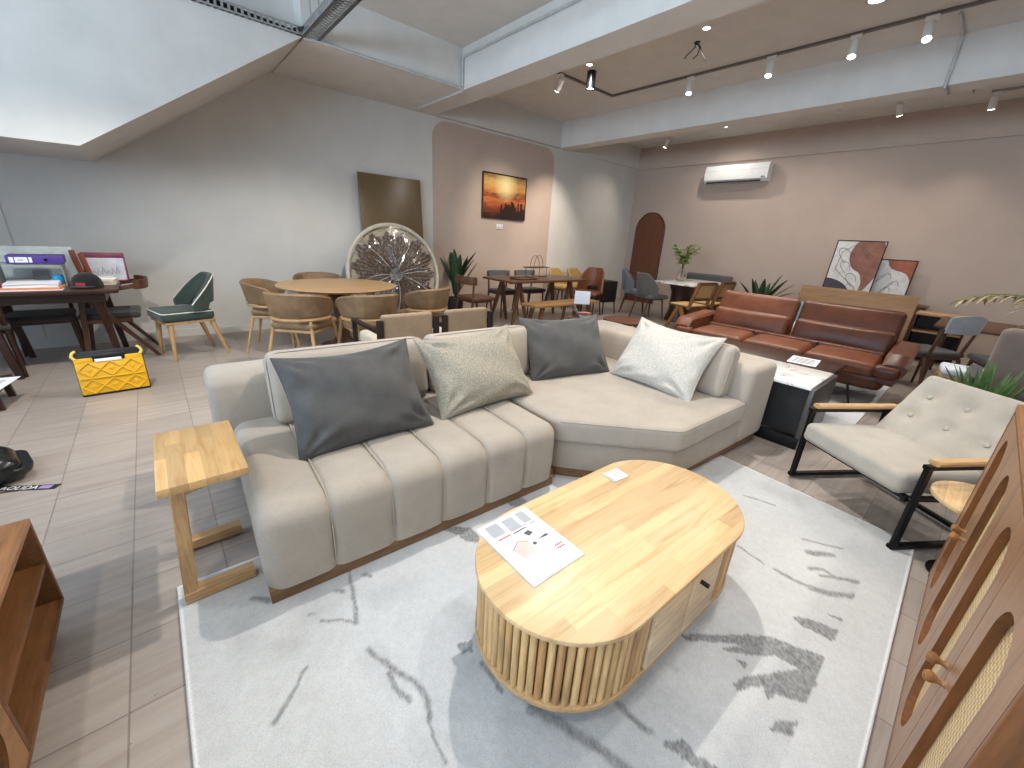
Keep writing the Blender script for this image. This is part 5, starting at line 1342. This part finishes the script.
def curved_chair(label, loc, rz, grp, wood_, seatm, backm, bz=(.70, .80)):
    t = thing('dining_chair', label, 'chair', loc, rz, grp)
    m = MB(); m.soft((0, -.01, .455), (.46, .44, .06), .028, (6, 6, 2)); m.build('seat', seatm, t)
    m = MB(); m.bx(-.2, .2, -.19, .19, .40, .425, .004); m.build('seat_frame', wood_, t)
    for sx in (-1, 1):
        m = MB(); m.tube([(sx*.19, -.17, .42), (sx*.21, -.20, 0)], [.017, .012], 8); m.build('front_leg', wood_, t)
        m = MB(); m.tube([(sx*.225, .19, (bz[0]+bz[1])/2), (sx*.205, .19, .42), (sx*.215, .26, 0)], [.014, .018, .012], 8); m.build('rear_leg', wood_, t)
    pts = [(.255*math.cos(a), .16+.10*math.sin(a)) for a in [PI*i/16 for i in range(17)]]
    m = MB(); m.loft([[V(x*(1-.03), y-.018, bz[0]), V(x, y+.018, bz[0]), V(x*1.02, y+.03, (bz[0]+bz[1])/2), V(x, y+.022, bz[1]), V(x*.97, y-.012, bz[1])] for x, y in pts]); m.build('backrest', backm, t)
    return t
G2 = 'chairs around the brown dining table'
curved_chair('grey-backed wooden chair on the wall side of the dining table, left', (4.86, 5.86, 0), 0, G2, M['walnut_z'], M['dark_seat'], M['grey_fabric'])
curved_chair('grey-backed wooden chair on the wall side of the dining table, right of its twin', (5.52, 5.86, 0), 0, G2, M['walnut_z'], M['dark_seat'], M['grey_fabric'])
curved_chair('dark brown all-wood chair at the left end of the dining table beside the broad-leaved plant', (3.82, 5.32, 0), rad(90), G2, M['walnut_z'], M['walnut'], M['walnut'], (.68, .80))
# shell chair, brown leather, at the far end
def shell_chair(label, loc, rz, mat, grp, legm=None, name='shell_chair', h=.84, hole=True):
    t = thing(name, label, 'chair', loc, rz, grp)
    m = MB(); m.soft((0, -.03, .455), (.48, .48, .08), .038, (6, 6, 2)); m.build('seat', mat, t)
    rings = []; N = 20
    for i in range(N+1):
        u_ = i/N; a = rad(8+164*u_); k = abs(2*u_-1); zt2 = h-.26*max(0, k-.45)**1.3*2.2; zb = .47+(.09 if (hole and k < .35) else 0)
        ring = []
        for dr, dz in ((-.5, -.9), (0, -1), (.5, -.9), (.5, .9), (0, 1), (-.5, .9)):
            zz = (zb+zt2)/2+dz*(zt2-zb)/2; rr = .245+dr*.04
            ring.append(V(rr*math.cos(a)*(1.02-.1*(zz-.5)), .0+rr*math.sin(a)+.18*max(0, zz-.5)*math.sin(a), zz))
        rings.append(ring)
    m = MB(); m.loft(rings); m.build('backrest', mat, t)
    legs4(t, .34, .34, .42, legm or M['walnut_z'], .018, .011, .06, .09)
    m = MB(); m.bx(-.18, .18, -.19, .16, .395, .418, .004); m.build('seat_frame', legm or M['walnut_z'], t)
    return t
shell_chair('tan brown leather shell chair at the far end of the dining table', (6.42, 5.12, 0), rad(-70), plain('saddle leather', (116, 70, 44), .45), G2, h=.92)
for i, (x, lab) in enumerate(((6.62, 'mustard upholstered chair behind the dining table, left of the pair near the white wall'), (7.22, 'mustard upholstered chair behind the dining table, right of the pair, behind the brown shell chair'))):
    shell_chair(lab, (x, 6.05, 0), rad(4), M['yellow_fabric'], 'mustard chairs by the white wall', h=.82, hole=False, name='mustard_chair')
# black sideboard
t = thing('black_sideboard', 'small black sideboard on slim legs behind the brown shell chair', 'cabinet', (7.05, 5.40, 0), rad(-6))
m = MB(); m.bx(-.2, .2, -.36, .36, .24, .66, .004); m.build('carcass', M['black_matte'], t)
for k in (-1, 1): m = MB(); m.bx(-.208, -.201, k*.178-.17, k*.178+.17, .26, .64, .002); m.build('door', M['black_plastic'], t)
for sx in (-1, 1):
    for sy in (-1, 1): m = MB(); m.tube([(sx*.16, sy*.36, .24), (sx*.18, sy*.39, 0)], [.014, .01], 8); m.build('leg', BM, t)
# table top items
t = thing('wire_stand', 'small wire display rack with a flat top tray on the dining table', 'rack', (5.12, 5.30, .7515), rad(10))
m = MB(); m.bx(-.27, .27, -.10, .10, .165, .18, .004); m.build('tray', M['walnut'], t)
for sx in (-1, 1):
    m = MB(); m.tube([(sx*.2, -.08, 0), (sx*.2, -.08, .165)], .005, 6); m.tube([(sx*.2, .08, 0), (sx*.2, .08, .165)], .005, 6); m.tube([(sx*.2, -.08, .004), (sx*.2, .08, .004)], .005, 6); m.build('wire_leg', BM, t)
for k in (-1, 1):
    m = MB(); m.tube([(k*.055+.13*math.cos(a), 0, .18+.19*math.sin(a)) for a in [PI*i/16 for i in range(17)]], .004, 6); m.build('wire_loop', BM, t)
t = thing('serving_tray', 'flat dark wooden tray lying on the dining table left of the wire rack', 'tray', (4.64, 5.10, .7515), rad(5))
m = MB(); m.prism(rrect(.44, .28, .05), 0, .012, .003); m.build('base', M['walnut'], t)
m = MB(); m.tube([(x, y, .016) for x, y in rrect(.43, .27, .05)], .009, 6, closed=True); m.build('rim', M['walnut'], t)

# ---------------------------------------------------------------- card holder and pink cloth on a table behind the sofa
t = thing('round_coffee_table', 'round dark brown coffee table behind the middle of the sofa, carrying the card', 'coffee table', (3.96, 3.21, 0))
m = MB(); m.prism(circle(.19, 40), .47, .50, .006); m.build('tabletop', M['walnut'], t)
for k in range(3):
    a = k*2.094+.4; m = MB(); m.tube([(.1*math.cos(a), .1*math.sin(a), .47), (.16*math.cos(a), .16*math.sin(a), 0)], [.02, .013], 8); m.build('leg', M['walnut_z'], t)
t = thing('low_round_table', 'low round brown wooden table right of the card, behind the chaise', 'coffee table', (5.0, 3.28, 0))
m = MB(); m.prism(circle(.30, 40), .34, .375, .006); m.build('tabletop', M['brown_wood'] if 'brown_wood' in M else wood('red walnut', (94, 58, 40), .7, 0), t)
for k in range(3):
    a = k*2.094+1; m = MB(); m.tube([(.15*math.cos(a), .15*math.sin(a), .34), (.22*math.cos(a), .22*math.sin(a), 0)], [.02, .013], 8); m.build('leg', M['walnut_z'], t)
t = thing('card_holder', 'white card standing in a small holder behind the middle charcoal pillow', 'card', (4.0, 3.28, .5015), rad(-48))
m = MB(); m.bx(-.10, .10, -.035, .035, 0, .010, .002); m.bar((0, 0, .01), (0, 0, .16), .012, .012); m.build('stand', BM, t)
m = MB(); m.box((0, -.008, .235), (.19, .004, .16), .001, rx=rad(-6)); m.build('card', M['paper'], t)
t = thing('flower_bowl', 'bowl of pinkish dried flowers in front of the white card', 'bowl', (3.90, 3.14, .5015))
m = MB(); m.lathe([(.001, 0), (.04, 0), (.075, .05), (.07, .05), (.036, .006), (.001, .006)], 24); m.build('bowl', M['pot_white'], t)
pk = plain('dusty pink petals', (196, 134, 116), .8, var=.2, scale=40)
rng = random.Random(5)
for k in range(9):
    a = k*2.4; r_ = .05*math.sqrt(k/9); m = MB()
    for q in range(5): leafblade(m, (r_*math.cos(a), r_*math.sin(a), .05), (math.cos(a+q*1.26), math.sin(a+q*1.26), .9), .06, .04, .5, 4)
    m.build('flower', pk, t)
for k in range(3):
    m = MB(); leafblade(m, (-.05, .03, .05), (-.5-.2*k, .5, 1.2-.2*k), .15, .045, .2, 5); tag(m.build('leaf', plain('pale petal', (214, 200, 196), .8), t), 'pale dried leaf')

# ================================================================= marble dining set near the arched door
t = thing('marble_table', 'white marble dining table on a dark drum base near the arched door', 'table', (8.15, 3.92, 0))
m = MB(); m.prism(rrect(1.55, .84, .05), .72, .75, .008); m.build('tabletop', M['marble'], t)
for sx in (-1, 1): m = MB(); m.lathe([(.001, 0), (.24, 0), (.24, .03), (.19, .2), (.19, .55), (.26, .72), (.001, .72)], 28, (sx*.35, 0, 0)); m.build('drum_base', M['dark_wood_z'], t)
G3 = 'chairs around the marble table'
shell_chair('grey shell chair with its back to the viewer left of the marble table', (7.36, 4.34, 0), rad(72), M['grey_fabric'], G3, h=.90, hole=False)
shell_chair('blue-grey shell chair half hidden behind the grey one at the marble table', (7.72, 4.92, 0), rad(30), M['bluegrey_fabric'], G3, h=.90, hole=False)
t = thing('upholstered_bench', 'grey upholstered bench with a back at the far side of the marble table', 'bench', (9.05, 4.1, 0), rad(-90))
m = MB(); m.soft((0, -.05, .43), (1.0, .46, .12), .05, (8, 6, 2)); m.build('seat', M['grey_fabric'], t)
m = MB(); m.soft((0, .20, .66), (1.0, .10, .42), .045, (8, 2, 6)); m.build('backrest', M['grey_fabric'], t)
legs4(t, .9, .36, .38, M['dark_wood_z'], .02, .014, .02)
def cane_chair(label, loc, rz):
    t = thing('cane_chair', label, 'chair', loc, rz, 'cane chairs at the marble table')
    WD, WX = wood('teak frame', (134, 90, 54), .72, 2), M['table_wood']
    m = MB(); m.bx(-.23, .23, -.24, .22, .42, .445, .004); m.build('seat_frame', WX, t)
    m = MB(); m.soft((0, -.01, .455), (.42, .42, .022), .01, (4, 4, 1)); m.build('seat', wood('pale seat', (222, 186, 128), .9, 0), t)
    for sx in (-1, 1):
        m = MB(); m.bar((sx*.22, -.02, .42), (sx*.225, -.22, 0), .035, .075, .03, .05, up=(0, 1, 0)); m.build('front_leg', WD, t)
        m = MB(); m.bar((sx*.22, .02, .42), (sx*.225, .24, 0), .035, .075, .03, .05, up=(0, 1, 0)); m.build('rear_leg', WD, t)
        m = MB(); m.bar((sx*.22, .18, .40), (sx*.22, .31, .85), .035, .055, up=(0, 1, 0)); m.build('back_post', WD, t)
    for z, y in ((.57, .232), (.84, .308)): m = MB(); m.bar((-.22, y, z), (.22, y, z), .03, .05); m.build('back_rail', WX, t)
    m = MB(); m.box((0, .27, .705), (.41, .008, .25), 0, rx=rad(-16)); m.build('cane_panel', M['cane'], t, smooth=False)
    return t
cane_chair('cane-backed wooden chair with a pale seat, left one beside the leather sofa\'s arm', (7.05, 3.38, 0), rad(168)); cane_chair('cane-backed wooden chair, right one, behind its twin beside the leather sofa', (7.72, 3.34, 0), rad(176))
t = thing('vase', 'clear glass vase with leafy green branches on the marble table', 'vase', (8.12, 4.16, .7515))
m = MB(); m.lathe([(.001, 0), (.075, 0), (.085, .02), (.09, .10), (.05, .17), (.03, .21), (.034, .24), (.03, .24), (.026, .21), (.046, .165), (.084, .10), (.08, .02), (.001, .008)], 28); m.build('glass_body', glass('vase glass'), t)
rng = random.Random(21)
for k in range(7):
    a = k*.9+.2; lean_ = .18+.5*rng.random(); p = V(0, 0, .02); d = V(.05*math.cos(a), .05*math.sin(a), 1); pts = [p.copy()]
    for i in range(8):
        if i > 2: d = (d+V(math.cos(a)*lean_*.5, math.sin(a)*lean_*.5, rng.uniform(-.06, .02))).normalized()
        p = p+d.normalized()*.085; pts.append(p.copy())
    m = MB(); m.tube(pts, .005, 5); br_ = m.build('branch', M['stem'], t)
    m = MB()
    for i in range(4, 9):
        for q in range(7):
            b_2 = rng.uniform(0, 6.28); leafblade(m, pts[i]+V(rng.uniform(-.05, .05), rng.uniform(-.05, .05), rng.uniform(-.03, .04)), (math.cos(b_2), math.sin(b_2), rng.uniform(-.1, .7)), rng.uniform(.07, .11), .045, .5, 4)
    o = m.build('leaves', M['leaf_light'], t); o['kind'] = 'stuff'

# ================================================================= right background: second dining group
t = thing('wooden_table', 'dark wooden dining table at the right, beyond the leather sofa\'s right arm', 'table', (0, 0, 0))
m = MB(); m.bx(6.70, 7.95, -.42, .30, .69, .72, .006); m.build('tabletop', M['walnut'], t)
for x, y in ((6.85, -.32), (6.85, .22), (7.8, -.32), (7.8, .22)): m = MB(); m.bar((x, y, .69), (x+(.05 if x > 7 else -.05), y, 0), .06, .06, .035, .035, up=(0, 1, 0)); m.build('leg', M['walnut_z'], t)
G4 = 'chairs around the right-hand wooden table'
def panel_chair(label, loc, rz, backm, seatm, wd=.36):
    t = thing('panel_chair', label, 'chair', loc, rz, G4)
    m = MB(); m.soft((0, -.02, .45), (.46, .44, .06), .028, (6, 6, 2)); m.build('seat', seatm, t)
    m = MB(); m.bx(-.2, .2, -.2, .19, .395, .42, .004); m.build('seat_frame', M['walnut'], t)
    legs4(t, .38, .36, .41, M['walnut_z'], .019, .012, .04, .12)
    for sx in (-1, 1): m = MB(); m.tube([(sx*.17, .18, .41), (sx*.18, .25, .74)], [.018, .013], 8); m.build('back_post', M['walnut_z'], t)
    m = MB(); m.loft([[V(x, .225+.06*(1-(x/.21)**2)*1+0, .70), V(x, .255+.06*(1-(x/.21)**2), .70), V(x*1.03, .275+.06*(1-(x/.21)**2), .90-.05*(x/.21)**2), V(x*1.03, .25+.06*(1-(x/.21)**2), .90-.05*(x/.21)**2)] for x in [-wd/2+wd*i/12 for i in range(13)]]); m.build('backrest', backm, t)
    return t
panel_chair('grey-backed chair with dark seat at the near end of the right-hand wooden table', (6.46, .26, 0), rad(140), M['grey_fabric_light'], M['dark_seat'])
panel_chair('brown woven-backed chair right of the grey-backed chair at the right-hand table', (6.50, -.34, 0), rad(110), M['tan_leather'], M['dark_seat'])
t = thing('side_shelf', 'small dark shelf unit with a pale top against the taupe wall, right of the daybed', 'shelf', (0, 0, 0))
m = MB(); m.bx(8.3, 8.75, .05, .60, .66, .69, .004); m.build('top', M['oak_y'], t)
for z in (.18, .42): m = MB(); m.bx(8.31, 8.74, .07, .58, z, z+.02); m.build('shelf', M['oak_y'], t)
for y in (.05, .575): m = MB(); m.bx(8.3, 8.75, y, y+.025, 0, .66, .003); m.build('side', M['dark_wood'], t)
m = MB(); m.bx(8.73, 8.75, .075, .575, .0, .66); m.build('back', M['dark_wood'], t)
t = thing('footstool', 'white-cushioned wooden footstool behind the greige armchair', 'stool', (5.62, -.06, 0), rad(6))
m = MB(); m.soft((0, 0, .44), (.34, .30, .07), .03, (6, 6, 2)); m.build('cushion', fabric('white cushion', (214, 218, 226)), t)
m = MB(); m.bx(-.17, .17, -.15, .15, .36, .405, .005); m.build('frame', M['oak_x'], t)
for sx in (-1, 1):
    for sy in (-1, 1): m = MB(); m.bar((sx*.15, sy*.13, .36), (sx*.16, sy*.14, 0), .05, .05, .04, .04); m.build('leg', M['oak'], t)
t = thing('club_armchair', 'taupe upholstered club armchair with a dark base at the right edge', 'armchair', (4.94, -.55, 0), rad(90))
m = MB(); m.soft((0, .22, .72), (.80, .14, .50), .05, (6, 3, 6)); m.build('backrest', fabric('taupe fabric', (126, 108, 98)), t)
m = MB(); m.soft((0, -.12, .38), (.78, .62, .16), .06, (6, 6, 3)); m.build('seat', fabric('dark taupe fabric', (70, 62, 58)), t)
m = MB(); m.bx(-.38, .38, -.40, .27, .06, .30, .01); m.build('base', M['black_matte'], t)
for sx in (-1, 1):
    m = MB(); m.soft((sx*.43, -.08, .40), (.09, .68, .34), .04, (3, 6, 4)); m.build('armrest', M['dark_seat'], t)
    for sy in (-.3, .2): m = MB(); m.tube([(sx*.34, sy, .06), (sx*.34, sy, 0)], .02, 8); m.build('leg', BM, t)
